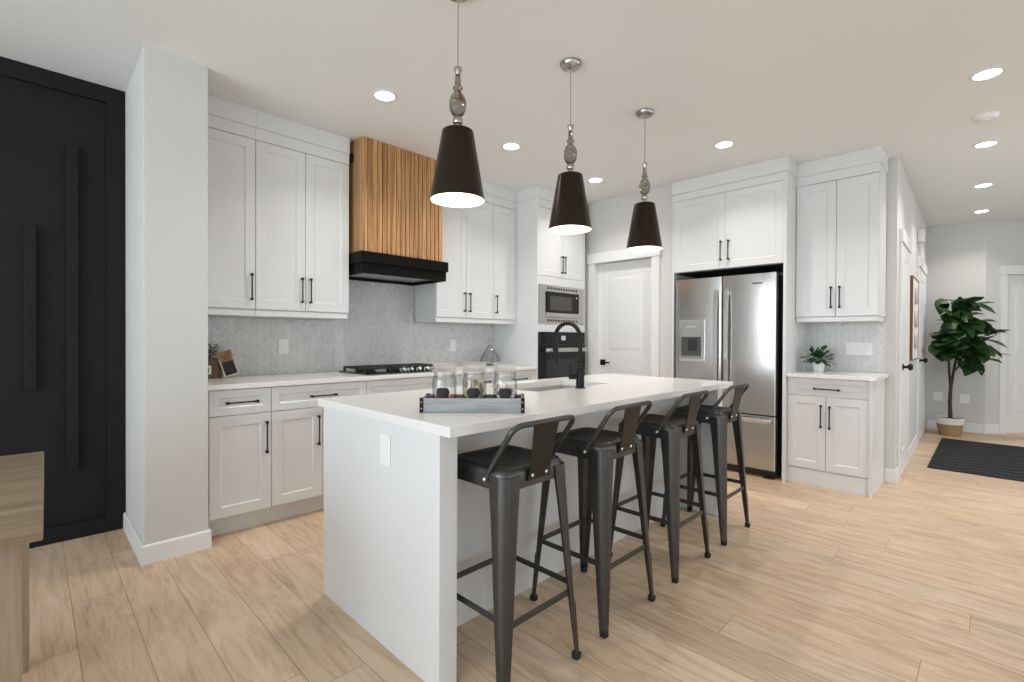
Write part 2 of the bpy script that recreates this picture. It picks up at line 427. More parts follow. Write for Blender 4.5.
# black feature wall: raised border and two staggered battens
fr = MB(); fr.box(-0.617, -0.5285, -0.022, -0.0005, 0, H-0.001); fr.box(-2.9, -0.617, -0.022, -0.0005, 2.622, H-0.001)
fr.box(-2.9, -0.617, -0.022, -0.0005, 0, 0.095); fr.box(-2.9, -2.80, -0.022, -0.0005, 0.095, 2.622)
struct('trim_1', fr, 'black_wall', smooth=0)
struct('trim_2', MB().box(-0.972, -0.922, -0.036, -0.0005, 0.893, 1.821, 0.002, 1), 'black_wall', smooth=0)
struct('trim_3', MB().box(-0.797, -0.746, -0.036, -0.0005, 0.410, 2.318, 0.002, 1), 'black_wall', smooth=0)

# dining-side and living-side walls (behind the camera) with their windows
def wall_with_windows(name, axis, at, th, a0, a1, wins):
    """wall at x=at (axis 'x') or y=at (axis 'y') running a0..a1 along the other axis; wins = (lo, hi, z0, z1)"""
    m = MB(); cur = a0
    def seg(lo, hi, z0, z1):
        if axis == 'x': m.box(at, at+th, lo, hi, z0, z1)
        else: m.box(lo, hi, at, at+th, z0, z1)
    for lo, hi, z0, z1 in wins:
        seg(cur, lo, 0, H)
        if z0 > 0: seg(lo, hi, 0, z0)
        seg(lo, hi, z1, H); cur = hi
    seg(cur, a1, 0, H)
    struct(name, m, 'wall', smooth=0)
nwin = [0]
def window(axis, at, lo, hi, z0, z1, n=2):
    nwin[0] += 1
    m = MB(); f = 0.06
    def seg(a, b, c, d, t=0.05):
        if axis == 'x': m.box(at-t/2, at+t/2, a, b, c, d)
        else: m.box(a, b, at-t/2, at+t/2, c, d)
    seg(lo, hi, z0, z0+f); seg(lo, hi, z1-f, z1); seg(lo, lo+f, z0+f, z1-f); seg(hi-f, hi, z0+f, z1-f)
    for k in range(1, n):
        c = lo+(hi-lo)*k/n; seg(c-f/2, c+f/2, z0+f, z1-f)
    o = struct('window_%d' % nwin[0], m, 'trim', smooth=0)
    g = MB()
    if axis == 'x': g.box(at-0.004, at+0.004, lo+f, hi-f, z0+f, z1-f)
    else: g.box(lo+f, hi-f, at-0.004, at+0.004, z0+f, z1-f)
    g.build('pane', 'glass', o, smooth=0)
wall_with_windows('wall_left', 'x', -4.3, 0.1, -7.0, 0.0, [(-6.6, -4.6, 0.3, 2.4), (-3.65, -0.65, 0.3, 2.4)])
window('x', -4.25, -6.6, -4.6, 0.3, 2.4); window('x', -4.25, -3.65, -0.65, 0.3, 2.4, 3)
wall_with_windows('wall_front', 'y', -7.1, 0.1, -4.3, 9.6, [(-1.5, 1.9, 0.35, 2.45), (3.3, 6.7, 0.35, 2.45)])
window('y', -7.05, -1.5, 1.9, 0.35, 2.45, 3); window('y', -7.05, 3.3, 6.7, 0.35, 2.45, 3)

# pantry wall (x = 3.52) with the door opening, and fridge alcove wall
PX = 3.52
pw = MB(); D0, D1, DZ = -1.395, -0.70, 2.03
pw.box(PX, PX+0.11, D1, -0.0005, 0, H); pw.box(PX, PX+0.11, -1.62, D0, 0, H); pw.box(PX, PX+0.11, D0, D1, DZ, H)
struct('wall_pantry', pw, 'wall', smooth=0)
struct('wall_right', MB().box(4.13, 4.26, -3.283, -1.505, 0, H).box(3.631, 4.129, -1.619, -1.505, 0, H), 'wall', smooth=0)
HX = 7.65
HM = Matrix.Translation((4.2601, -3.283, 0)) @ Matrix.Rotation(math.atan(0.0213), 4, 'Z') @ Matrix.Translation((-4.2601, 3.27, 0))
def hall(o):
    o.matrix_world = HM @ o.matrix_basis; return o
hall(struct('wall_hall', MB().box(4.2601, HX-0.002, -3.27, -3.15, 0, H), 'wall', smooth=0))
struct('wall_end', MB().box(HX, HX+0.1, -3.79, -3.05, 0, H), 'wall', smooth=0)
CX, CY = HX, -3.758
dv = Vector((math.sqrt(.5), -math.sqrt(.5), 0)); nv = Vector((math.sqrt(.5), math.sqrt(.5), 0))
def angpt(s, d, z): p = Vector((CX, CY, 0))+dv*s+nv*d; return (p.x, p.y, z)
def angbox(m, s0, s1, d0, d1, z0, z1):
    q = [(s0, d0), (s1, d0), (s1, d1), (s0, d1)]
    return m.loft([[angpt(s, d, z0) for s, d in q], [angpt(s, d, z1) for s, d in q]])
DS0, DS1 = 0.305, 1.17
aw = MB(); angbox(aw, 0.002, DS0, 0.0, 0.1, 0, H); angbox(aw, DS1, 1.45, 0.0, 0.1, 0, H); angbox(aw, DS0, DS1, 0.0, 0.1, 2.035, H)
struct('wall_angled', aw, 'wall', smooth=0)
e = angpt(1.45, 0, 0)
struct('wall_entry', MB().box(e[0]+0.001, e[0]+0.1, -7.0, e[1], 0, H), 'wall', smooth=0)

# casings and doors
def casing(mb, a0, a1, z1, wid, th, hh, ext, put):
    put(mb, a0-wid, a0, 0, z1, th); put(mb, a1, a1+wid, 0, z1, th); put(mb, a0-wid-ext, a1+wid+ext, z1+0.0005, z1+hh, th+0.010)
def put_pantry(m, a, b, z0, z1, t): m.box(PX-t, PX-0.0005, a, b, z0, z1, 0.0015, 1)
m = MB(); casing(m, D0, D1, DZ, 0.088, 0.018, 0.112, 0.012, put_pantry); struct('trim_4', m, 'trim', smooth=0)
def two_panel_door(width, z1, rot_loc, name):
    """door slab in local x 0..width, front faces -y at y=0"""
    m = MB(); mid = 0.94
    m.box(0, width, 0.004, 0.035, 0.008, z1)
    def fr(x0, x1, a, b):  # a raised flat rail/stile
        m.box(x0, x1, 0, 0.004, a, b)
    st = 0.115
    fr(0, st, 0.008, z1); fr(width-st, width, 0.008, z1); fr(st, width-st, z1-0.13, z1); fr(st, width-st, mid-0.09, mid+0.10); fr(st, width-st, 0.008, 0.22)
    for a, b in ((mid+0.10, z1-0.13), (0.22, mid-0.09)):
        x0, x1 = st, width-st
        def rc(d, y): return [(x0+d, y, a+d), (x1-d, y, a+d), (x1-d, y, b-d), (x0+d, y, b-d)]
        m.loft([rc(0.03, 0.0041), rc(0.055, -0.0005)], cap=True)
    o = m.build(name, 'trim', smooth=0); o['kind'] = 'structure'
    o.location = rot_loc[0]; o.rotation_euler = (0, 0, rot_loc[1]); return o
dw = D1-D0-0.006
d1 = two_panel_door(dw, DZ-0.004, ((PX+0.060, D1-0.003, 0), -PI/2), 'door_1')
def lever(side, parent, x, z, y0=0.0):
    m = MB(); m.box(x-0.032, x+0.032, y0-0.010, y0-0.0005, z-0.032, z+0.032, 0.002, 1)
    m.tube([(x, y0-0.009, z), (x, y0-0.05, z)], 0.010, 10)
    m.box(min(x, x+side*0.115), max(x, x+side*0.115), y0-0.058, y0-0.044, z-0.009, z+0.009, 0.003, 1)
    m.build('door_handle', 'black_metal', parent, label='black square lever handle')
lever(1, d1, 0.065, 0.93)
m = MB(); m.box(PX+0.0005, PX+0.1095, D1-0.0025, D1-0.0005, 0, DZ-0.001); m.box(PX+0.0005, PX+0.1095, D0+0.0005, D0+0.0025, 0, DZ-0.001)
struct('trim_5', m, 'trim', smooth=0)
# hall doors
hd = [(4.37, 4.94), (6.26, 7.22)]
m = MB()
def put_hall(m, a, b, z0, z1, t): m.box(a, b, -3.2705-t, -3.2705, z0, z1, 0.0015, 1)
for k, (a, b) in enumerate(hd):
    m = MB(); casing(m, a, b, 2.03, 0.09, 0.018, 0.11, 0.012, put_hall); hall(struct('trim_%d' % (6+k), m, 'trim', smooth=0))
    dd = two_panel_door(b-a-0.006, 2.026, ((a+0.003, -3.286, 0), 0), 'door_%d' % (2+k))
    hall(dd)
    m2 = MB(); m2.lathe([(0.028, 0), (0.028, -0.008), (0.012, -0.010), (0.012, -0.035), (0.028, -0.045), (0.030, -0.06), (0.018, -0.072)], 16)
    m2.build('door_handle', 'black_metal', dd, xf=Matrix.Translation((0.045, 0, 0.96)) @ Matrix.Rotation(-PI/2, 4, 'X') , label='small round black knob')
m = MB()
for a, b in ((5.042, 6.157), (7.323, HX-0.02)): m.box(a, b, -3.2845, -3.2705, 0, 0.118, 0.004, 1)
hall(struct('baseboard_hall', m, 'trim', smooth=0))
m = MB(); m.box(4.116, 4.1295, -3.297, -3.214, 0, 0.118, 0.003, 1); m.box(4.1301, 4.2595, -3.297, -3.2835, 0, 0.118, 0.003, 1)
struct('baseboard_right', m, 'trim', smooth=0)
m = MB(); m.box(HX-0.0145, HX-0.0005, -3.762, -3.232, 0, 0.118, 0.003, 1); struct('baseboard_end', m, 'trim', smooth=0)
m = MB(); angbox(m, 0.004, DS0-0.09, -0.0145, -0.0005, 0, 0.118); struct('baseboard_angled', m, 'trim', smooth=0)
def put_ang(m, a, b, z0, z1, t): angbox(m, a, b, -0.0005-t, -0.0005, z0, z1)
m = MB(); casing(m, DS0, DS1, 2.035, 0.088, 0.018, 0.112, 0.014, put_ang); struct('trim_8', m, 'trim', smooth=0)
p = angpt(DS0+0.003, 0.03, 0)
d4 = two_panel_door(DS1-DS0-0.006, 2.03, (p, math.atan2(dv.y, dv.x)), 'door_4')

# backsplash tile on the back wall and in the nook
bsm = MB(); bsm.box(-0.234, 2.618, -0.008, -0.0005, 0.9155, 1.335); bsm.box(0.79, 1.59, -0.008, -0.0005, 1.335, 1.74)
tag(bsm.build('backsplash', 'tile_x', smooth=0), None, None, kind='structure')
tag(MB().box(4.122, 4.1295, -3.215, -2.6305, 0.9155, 1.345).build('backsplash', 'tile_y', smooth=0), None, None, kind='structure')

# ------------------------------------------------------------------ base cabinets, back wall run
def base_cabinet(label, x0, x1, doors, drawer_handle=True, handle_side=None, ends=(0, 0)):
    t = thing('base_cabinet', label, 'cabinet', (x0, 0, 0), 0, 'white base cabinets along the back wall')
    w_ = x1-x0; yf = -0.62
    MB().box(0.0005, w_-0.0005, -0.60, -0.002, 0.115, 0.8845).build('carcass', 'cab', t, smooth=0)
    MB().box(0.0005, w_-0.0005, -0.545, -0.53, 0.0, 0.1145).build('toe_kick', 'cab', t, smooth=0)
    g = 0.0018
    dr = shaker(g, w_-g, 0.727, 0.879, yf, rail=0.045).build('drawer', 'cab', t, smooth=0)
    if drawer_handle: bar_handle(w_/2, 0.803, 0.18, yf, False).build('handle', 'handle', dr)
    n = doors
    for k in range(n):
        a, b = w_*k/n+g, w_*(k+1)/n-g
        if n == 1: hx = b-0.032 if handle_side != 'l' else a+0.032
        else: hx = b-0.032 if k == 0 else a+0.032
        shaker_door(a, b, 0.121, 0.722, yf, t, (hx, 0.572), hlen=0.20)
    return t
base_cabinet('narrow white base cabinet with one door, right beside the wing wall', -0.213, 0.131, 1)
base_cabinet('white base cabinet with drawer over two doors, left of the cooktop', 0.131, 0.787, 2)
base_cabinet('white base cabinet under the black gas cooktop, blank drawer front', 0.787, 1.66, 2, False)
base_cabinet('white drawer cabinet right of the cooktop, mostly behind the glass jars', 1.66, 2.14, 1)
base_cabinet('white base cabinet tucked against the tall oven cabinet', 2.14, 2.618, 1)
MB().box(-0.2345, -0.2135, -0.615, -0.002, 0, 0.8845).build('filler_strip', 'cab', smooth=0)
o = bpy.data.objects['filler_strip']; tag(o, 'slim white filler strip between wing wall and narrow base cabinet', 'filler strip')
ct = MB().box(-0.2345, 2.618, -0.642, -0.0085, 0.885, 0.915, 0.002, 1).build('countertop', 'quartz')
tag(ct, 'long white quartz countertop along the tiled back wall under the cooktop', 'countertop')

# ------------------------------------------------------------------ wall cabinets
def crown(t, x0, x1, yf, left=True, right=True, yb=-0.002, z0=2.597):
    a = x0-(0.010 if left else 0); b = x1+(0.010 if right else 0)
    MB().box(a, b, yf-0.012, yb, z0, H-0.001, 0.0015, 1).build('crown', 'cab', t, smooth=0)
def wall_cabinet(label, loc, rz, w_, doors, zb, group, dep=0.33, rail=True, cr=(0, 0), zt=2.515, hz=None, hlen=0.18, inner=(0, 0)):
    """local: x along the face, wall at y=0"""
    t = thing('wall_cabinet', label, 'cabinet', loc, rz, group)
    yf = -dep-0.020
    MB().box(0.0005, w_-0.0005, -dep, -0.002, zb-0.004, 2.5965).build('carcass', 'cab', t, smooth=0)
    MB().box(0.0005, w_-0.0005, yf, -dep-0.0005, zt+0.004, 2.5965).build('frieze', 'cab', t, smooth=0)
    n = len(doors)
    for (a, b, side) in doors:
        hx = b-0.030 if side == 'r' else a+0.030
        shaker_door(a+0.0016, b-0.0016, zb, zt, yf, t, (hx, hz or zb+0.145), hlen=hlen)
    ra, rb = (0.006 if not inner[0] else 0.0003), (w_-0.006 if not inner[1] else w_-0.0003)
    if rail: MB().box(ra, rb, yf+0.010, -0.012, zb-0.046, zb-0.0045, 0.002, 1).build('light_rail', 'cab', t, smooth=0)
    crown(t, 0, w_, yf, *cr)
    return t
G1 = 'white wall cabinets along the back wall'
wall_cabinet('tall white wall cabinet with single door, directly beside the wing wall', (-0.234, 0, 0), 0, 0.354, [(0.0, 0.354, 'r')], 1.385, G1, inner=(1, 1))
wall_cabinet('white double-door wall cabinet immediately left of the wood-slat hood', (0.1205, 0, 0), 0, 0.661, [(0, 0.3305, 'r'), (0.3305, 0.661, 'l')], 1.385, G1, inner=(1, 0))
wall_cabinet('white double-door wall cabinet immediately right of the wood-slat hood', (1.6, 0, 0), 0, 0.69, [(0.002, 0.346, 'r'), (0.346, 0.69, 'l')], 1.385, G1, inner=(0, 1))
wall_cabinet('white single-door wall cabinet against the tall oven cabinet', (2.2905, 0, 0), 0, 0.328, [(0, 0.328, 'l')], 1.385, G1, inner=(1, 1))

# ------------------------------------------------------------------ hood
t = thing('range_hood', 'slatted oak range hood with black bottom band above the cooktop', 'range hood', (0.80, 0, 0))
m = MB(); hx0, hx1, hyf = 0.832, 1.566, -0.478
pitch_ = 0.0400
m.box(hx0+0.002, hx1-0.002, hyf+0.012, -0.002, 1.846, H-0.001)
k = 0; x = hx0
def slat(mm, p0, du, dn, z0, z1, w_, d):
    prof = [(0.0, 0.0), (0.0, 0.86), (0.06, 1.0), (0.28, 1.0), (0.33, 0.62), (0.42, 0.62), (0.47, 1.0), (0.94, 1.0), (1.0, 0.86), (1.0, 0.0)]
    ring = [Vector(p0)+du*(a*w_)+dn*(b*d) for a, b in prof]
    mm.loft([[(v.x, v.y, z0) for v in ring], [(v.x, v.y, z1) for v in ring]])
n = round((hx1-hx0)/pitch_)-1
for k in range(n+1):
    x = hx0+k*(hx1-hx0-0.0315)/n
    slat(m, (x, hyf+0.0125, 0), Vector((1, 0, 0)), Vector((0, -1, 0)), 1.846, H-0.001, 0.0315, 0.0125)
m.build('slatted_chimney', 'hood_wood', t, shift=(0.80, 0, 0))
MAT['oak_side'] = wood('oak_side_panel', [(0.3, (0.24, 0.115, 0.045)), (0.5, (0.42, 0.235, 0.10)), (0.72, (0.54, 0.33, 0.16))], 'z', 1.0, 0.45)
for a, b in ((hx0-0.012, hx0+0.0015), (hx1-0.0015, hx1+0.012)): MB().box(a, b, hyf+0.013, -0.002, 1.846, H-0.001, 0.001, 1).build('side_panel', 'oak_side', t, shift=(0.80, 0, 0), smooth=0)
def ring_box(x0, x1, y0, y1, z0, z1, th):
    m = MB()
    o = [(x0, y0), (x1, y0), (x1, y1), (x0, y1)]; i = [(x0+th, y0+th), (x1-th, y0+th), (x1-th, y1-th), (x0+th, y1-th)]
    m.loft([[(*p, z0) for p in o], [(*p, z1) for p in o], [(*p, z1) for p in i], [(*p, z0) for p in i]], loop=True)
    return m
MB().box(0.790, 1.597, -0.530, -0.0085, 1.762, 1.845, 0.002, 1).build('upper_band', 'hood_black', t, shift=(0.80, 0, 0), smooth=0)
ring_box(0.806, 1.585, -0.512, -0.0085, 1.682, 1.7615, 0.022).build('lower_band', 'hood_black', t, shift=(0.80, 0, 0), smooth=0)
m = MB(); m.box(0.829, 1.562, -0.489, -0.032, 1.700, 1.710)
m.build('filter_insert', 'steel_x', t, shift=(0.80, 0, 0), smooth=0)
for xx in (1.0, 1.39): MB().lathe([(0.030, 1.6995), (0.030, 1.6970), (0.024, 1.6965)], 20, (xx, -0.40, 0)).build('hood_light_lens', 'white_plastic', t, shift=(0.80, 0, 0))
# small black puck bracket between cabinet and hood
MB().box(0.7935, 0.8195, -0.345, -0.30, 2.555, 2.615, 0.002, 1).build('side_bracket', 'black_metal', t, shift=(0.80, 0, 0))

# ------------------------------------------------------------------ cooktop
t = thing('gas_cooktop', 'black gas cooktop with cast iron grates and five knobs under hood', 'cooktop', (1.20, -0.32, 0.915))
L = 0.375
MB().box(-L, L, -0.235, 0.235, 0.0005, 0.012, 0.003, 1).build('cooktop_base', 'black_glass', t)
for gx in (-0.245, 0.0, 0.245):
    m = MB(); hw = 0.118
    for y in (-0.15, -0.05, 0.06, 0.17): m.box(gx-hw, gx+hw, y-0.006, y+0.006, 0.036, 0.050, 0.002, 1)
    for xx in (gx-hw+0.006, gx, gx+hw-0.006): m.box(xx-0.006, xx+0.006, -0.16, 0.18, 0.035, 0.049, 0.002, 1)
    for xx in (gx-hw+0.008, gx+hw-0.008):
        for y in (-0.15, 0.17): m.box(xx-0.008, xx+0.008, y-0.008, y+0.008, 0.0125, 0.036)
    m.build('grate', 'iron', t)
for bx, by, br in ((-0.245, -0.05, 0.035), (-0.245, 0.11, 0.045), (0, 0.03, 0.055), (0.245, -0.05, 0.045), (0.245, 0.11, 0.035)):
    MB().lathe([(br, 0.0125), (br, 0.022), (br*0.8, 0.024), (br*0.8, 0.030), (br*0.6, 0.033)], 20, (bx, by, 0)).build('burner', 'iron', t)
for k in range(5):
    kx = -0.075+k*0.075
    m = MB(); m.lathe([(0.021, 0), (0.021, 0.006), (0.017, 0.008), (0.015, 0.030), (0.011, 0.033)], 18); m.box(-0.003, 0.003, -0.016, 0.016, 0.030, 0.036)
    m.build('knob', 'chrome', t, xf=Matrix.Translation((kx+0.02, -0.205, 0.020)) @ Matrix.Rotation(R(62), 4, 'X'), label='chrome control knob')

# ------------------------------------------------------------------ tall oven cabinet with appliances
TX0, TX1, TY = 2.62, 3.41, -0.615
t = thing('oven_tower_cabinet', 'tall white cabinet housing microwave and wall oven beside pantry door', 'cabinet', (TX0, 0, 0))
yf = -0.635; wT = TX1-TX0
m = MB(); m.box(0, 0.019, yf, -0.002, 0, 2.5965); m.box(wT-0.019, wT, yf, -0.002, 0, 2.5965); m.box(0.019, wT-0.019, -0.03, -0.002, 0, 2.5965)
for z0, z1 in ((0.10, 0.118), (0.535, 0.553), (1.265, 1.345), (1.742, 1.79), (2.575, 2.5965)): m.box(0.019, wT-0.019, TY, -0.03, z0, z1)
m.build('carcass', 'cab', t, smooth=0)
MB().box(0.0195, wT-0.0195, yf, TY-0.0005, 1.742, 1.828).build('rail', 'cab', t, smooth=0)
MB().box(0.0195, wT-0.0195, yf, TY-0.0005, 1.262, 1.347).build('rail', 'cab', t, smooth=0)
MB().box(0.0195, wT-0.0195, yf, TY-0.0005, 2.519, 2.5965).build('frieze', 'cab', t, smooth=0)
MB().box(0.0195, wT-0.0195, -0.56, -0.545, 0.0, 0.0995).build('toe_kick', 'cab', t, smooth=0)
for k in range(2):
    a, b = 0.0195+(wT-0.039)*k/2+0.001, 0.0195+(wT-0.039)*(k+1)/2-0.001
    shaker_door(a, b, 1.831, 2.516, yf, t, (b-0.022 if k == 0 else a+0.022, 1.965), hlen=0.18)
dd = shaker(0.0205, wT-0.0205, 0.120, 0.55, yf).build('drawer', 'cab', t, smooth=0)
bar_handle(wT/2, 0.46, 0.18, yf, False).build('handle', 'handle', dd)
crown(t, 0, wT, yf, True, True)
# microwave in its vented trim kit
t = thing('microwave', 'built-in stainless microwave with vented trim frame above the oven', 'microwave', (TX0, 0, 0))
x0, x1, z0, z1 = 0.0215, wT-0.0215, 1.3485, 1.7405; a0, a1, b0, b1 = 0.13, 0.665, 1.408, 1.676
m = MB(); y0, y1 = yf-0.006, yf+0.012
o_ = [(x0, z0), (x1, z0), (x1, z1), (x0, z1)]; i_ = [(a0, b0), (a1, b0), (a1, b1), (a0, b1)]
m.loft([[(p[0], y1, p[1]) for p in o_], [(p[0], y0, p[1]) for p in o_], [(p[0], y0, p[1]) for p in i_], [(p[0], y1, p[1]) for p in i_]], loop=True)
m.build('trim_frame', 'steel_x', t, smooth=0)
m = MB()
for zc in (1.7085, 1.3785):
    for k in range(12):
        xx = 0.15+k*0.043; m.box(xx, xx+0.026, y0-0.0012, y0-0.0002, zc-0.012, zc+0.012)
m.build('vent_slots', 'dark_plastic', t, smooth=0)
MB().box(a0+0.003, a1-0.003, yf+0.004, -0.25, b0+0.003, b1-0.003).build('body', 'dark_plastic', t, smooth=0)
m = MB(); m.box(a0+0.004, a1-0.004, yf-0.022, yf+0.0035, b0+0.055, b1-0.004, 0.003, 1); d_ = m.build('door', 'black_glass', t)
MB().box(a0+0.045, a1-0.135, yf-0.0245, yf-0.0222, b0+0.078, b1-0.045).build('window', plain('microwave_window', (0.055, 0.052, 0.048), 0.25), d_, smooth=0)
MB().box(a0+0.004, a1-0.004, yf-0.024, yf+0.0035, b0+0.004, b0+0.052, 0.003, 1).build('lower_panel', 'steel_x', t)
m = MB(); m.box(a1-0.060, a1-0.040, yf-0.0232, yf-0.0222, b1-0.055, b1-0.040); m.build('display', 'oven_disp', d_, smooth=0)
# wall oven
t = thing('wall_oven', 'black glass wall oven with bright handle bar below the microwave', 'oven', (TX0, 0, 0))
MB().box(0.03, wT-0.03, yf+0.003, -0.08, 0.5545, 1.2605).build('body', 'dark_plastic', t, smooth=0)
pn = MB().box(0.021, wT-0.021, yf-0.020, yf+0.0025, 1.135, 1.2605, 0.002, 1).build('control_panel', 'black_glass', t)
MB().box(wT/2-0.035, wT/2+0.035, yf-0.0215, yf-0.0202, 1.175, 1.222).build('display', 'oven_disp', pn, smooth=0)
dd = MB().box(0.021, wT-0.021, yf-0.028, yf+0.0025, 0.557, 1.130, 0.003, 1).build('door', 'black_glass', t)
m = MB(); m.box(0.06, wT-0.06, yf-0.085, yf-0.062, 1.055, 1.098, 0.004, 2); m.box(0.08, 0.10, yf-0.062, yf-0.0285, 1.065, 1.088); m.box(wT-0.10, wT-0.08, yf-0.062, yf-0.0285, 1.065, 1.088)
m.build('handle', 'steel_x', dd)
MB().box(0.11, wT-0.11, yf-0.0295, yf-0.0282, 0.67, 0.98).build('window', plain('oven_window', (0.016, 0.016, 0.018), 0.12), dd, smooth=0)

# ------------------------------------------------------------------ fridge wall (local x -> world -y, front -> -x)
RZ = -PI/2
def floc(y, x=4.13): return (x, y, 0)
t = thing('fridge_surround_cabinet', 'white cabinet with tall side panels enclosing the steel refrigerator', 'cabinet', (4.129, -1.621, 0), RZ)
dep = 4.129-3.50; wF = 1.009
m = MB(); m.box(0, 0.019, -dep, -0.002, 0, 2.5965); m.build('side_panel', 'cab', t, smooth=0)
m = MB(); m.box(wF-0.022, wF, -dep, -0.002, 0, 2.5965); m.build('side_panel', 'cab', t, smooth=0)
MB().box(0.0195, wF-0.0225, -dep+0.020, -0.002, 1.838, 2.5965).build('carcass', 'cab', t, smooth=0)
MB().box(0.0195, wF-0.0225, -dep, -dep+0.0195, 2.529, 2.5965).build('frieze', 'cab', t, smooth=0)
MB().box(0.0195, wF-0.0225, -dep+0.06, -0.004, 1.832, 1.8375).build('underside', 'gap_shade', t, smooth=0, label='underside painted dark as gap shade above the refrigerator')  # near-black sheet paints the shade of the gap over the refrigerator
mid = 2.128-1.621
shaker_door(0.020, mid-0.001, 1.840, 2.526, -dep, t, (mid-0.032, 1.998), hlen=0.18)
shaker_door(mid+0.001, wF-0.023, 1.840, 2.526, -dep, t, (mid+0.036, 1.998), hlen=0.18)
MB().box(-0.0, wF+0.012, -dep-0.020, -0.002, 2.597, H-0.001, 0.0015, 1).build('crown', 'cab', t, smooth=0)

t = thing('refrigerator', 'stainless steel french-door refrigerator with ice and water dispenser', 'refrigerator', (4.10, -1.652, 0), RZ)
wR = 0.908; F = 4.10-3.50; mid = 2.106-1.652
MB().box(0.006, wR-0.006, -F+0.075, -0.002, 0.035, 1.755, 0.004, 1).build('body', 'dark_plastic', t)
def fdoor(x0, x1, z0, z1, name):
    m = MB(); d = 0.062; r = 0.014; pts = []
    for cx, cy, a0 in ((x0+r, -F+r, PI), (x1-r, -F+r, 1.5*PI)):
        for k in range(6): a = a0+k*PI/10; pts.append((cx+r*math.cos(a), cy+r*math.sin(a)))
    pts += [(x1, -F+d), (x0, -F+d)]
    m.prism(pts, z0, z1); return m.build(name, 'steel', t, smooth=40)
dl = fdoor(0.002, mid-0.003, 0.545, 1.765, 'door'); drr = fdoor(mid+0.003, wR-0.002, 0.545, 1.765, 'door')
dz = fdoor(0.002, wR-0.002, 0.075, 0.535, 'freezer_drawer')
def fhandle(x, par):
    m = MB(); n = 14; pr = []
    for k in range(n+1):
        z = 0.75+k*0.895/n; b = math.sin(PI*k/n)
        y = -F-0.030-0.022*b; hw = 0.0185
        pr.append([(x-hw, y+0.008, z), (x-hw+0.004, y, z), (x+hw-0.004, y, z), (x+hw, y+0.008, z), (x+hw-0.003, y+0.016, z), (x-hw+0.003, y+0.016, z)])
    m.loft(pr)
    for z in (0.785, 1.61): m.box(x-0.011, x+0.011, -F-0.028, -F-0.0005, z-0.018, z+0.018, 0.002, 1)
    m.build('handle', 'chrome', par)
fhandle(mid-0.049, dl); fhandle(mid+0.049, drr)
m = MB(); m.box(0.10, wR-0.025, -F-0.062, -F-0.040, 0.560-0.032, 0.598-0.032, 0.006, 2)
for xx in (0.13, wR-0.06): m.box(xx-0.015, xx+0.015, -F-0.040, -F-0.0005, 0.535, 0.556)
m.build('handle', 'chrome', dz, xf=Matrix.Translation((0, 0, -0.05)))
# dispenser
x0, x1, z0, z1 = 0.053, 0.296, 0.984, 1.377
dn = ring_box(x0, x1, z0, z1, 0, 0.014, 0.022); 
m = MB(); o_ = [(x0, z0), (x1, z0), (x1, z1), (x0, z1)]; i_ = [(x0+0.022, z0+0.028), (x1-0.03, z0+0.028), (x1-0.03, z1-0.018), (x0+0.022, z1-0.018)]
dn.bm.free()
m.loft([[(p[0], -F-0.0005, p[1]) for p in o_], [(p[0], -F-0.012, p[1]) for p in o_], [(p[0], -F-0.012, p[1]) for p in i_], [(p[0], -F-0.0005, p[1]) for p in i_]], loop=True)
dsp = m.build('dispenser', 'chrome', dl, smooth=0, label='silver framed ice and water dispenser')
MB().box(x0+0.0225, x1-0.0305, -F-0.010, -F-0.0007, 1.215, z1-0.0185).build('control_panel', plain('silver_panel', (0.42, 0.42, 0.42), 0.35, metal=0.8), dsp, smooth=0)
m = MB(); a, b, c, d = x0+0.0225, x1-0.0305, z0+0.0285, 1.2145
m.faces([(a, -F-0.0008, c), (b, -F-0.0008, c), (b, -F-0.0008, d), (a, -F-0.0008, d)], [(0, 1, 2, 3)])
m.box(a, b, -F-0.004, -F-0.001, c, d)
m.build('recess', plain('dispenser_recess', (0.10, 0.10, 0.10), 0.35, metal=0.6), dsp, smooth=0)
MB().box(x0+0.085, x0+0.175, -F-0.011, -F-0.0045, 1.085, 1.20, 0.003, 1).build('paddle', 'dark_plastic', dsp)
MB().box(a+0.005, b-0.005, -F-0.018, -F-0.0045, c+0.0005, c+0.022, 0.003, 1).build('drip_tray', 'steel', dsp)
m = MB()
for k in range(3): m.box(x0+0.075+k*0.032, x0+0.090+k*0.032, -F-0.0112, -F-0.0102, 1.305, 1.318)
m.build('button', 'white_plastic', dsp, smooth=0)
m = MB()
for k in range(8): m.box(wR-0.195+k*0.0105, wR-0.1868+k*0.0105, -F-0.002, -F-0.0003, 1.676, 1.688)
m.build('badge', 'dark_plastic', drr, smooth=0, label='small dark badge')
MB().box(0.01, wR-0.01, -F+0.05, -F+0.0745, 0.012, 0.070).build('kick_grille', 'dark_plastic', t, smooth=0)
for xx in (0.06, wR-0.06): MB().box(xx-0.035, xx+0.035, -F+0.004, -F+0.06, 0.0, 0.0115 if xx < 0.5 else 0.0115).build('foot', 'dark_plastic', t, smooth=0)

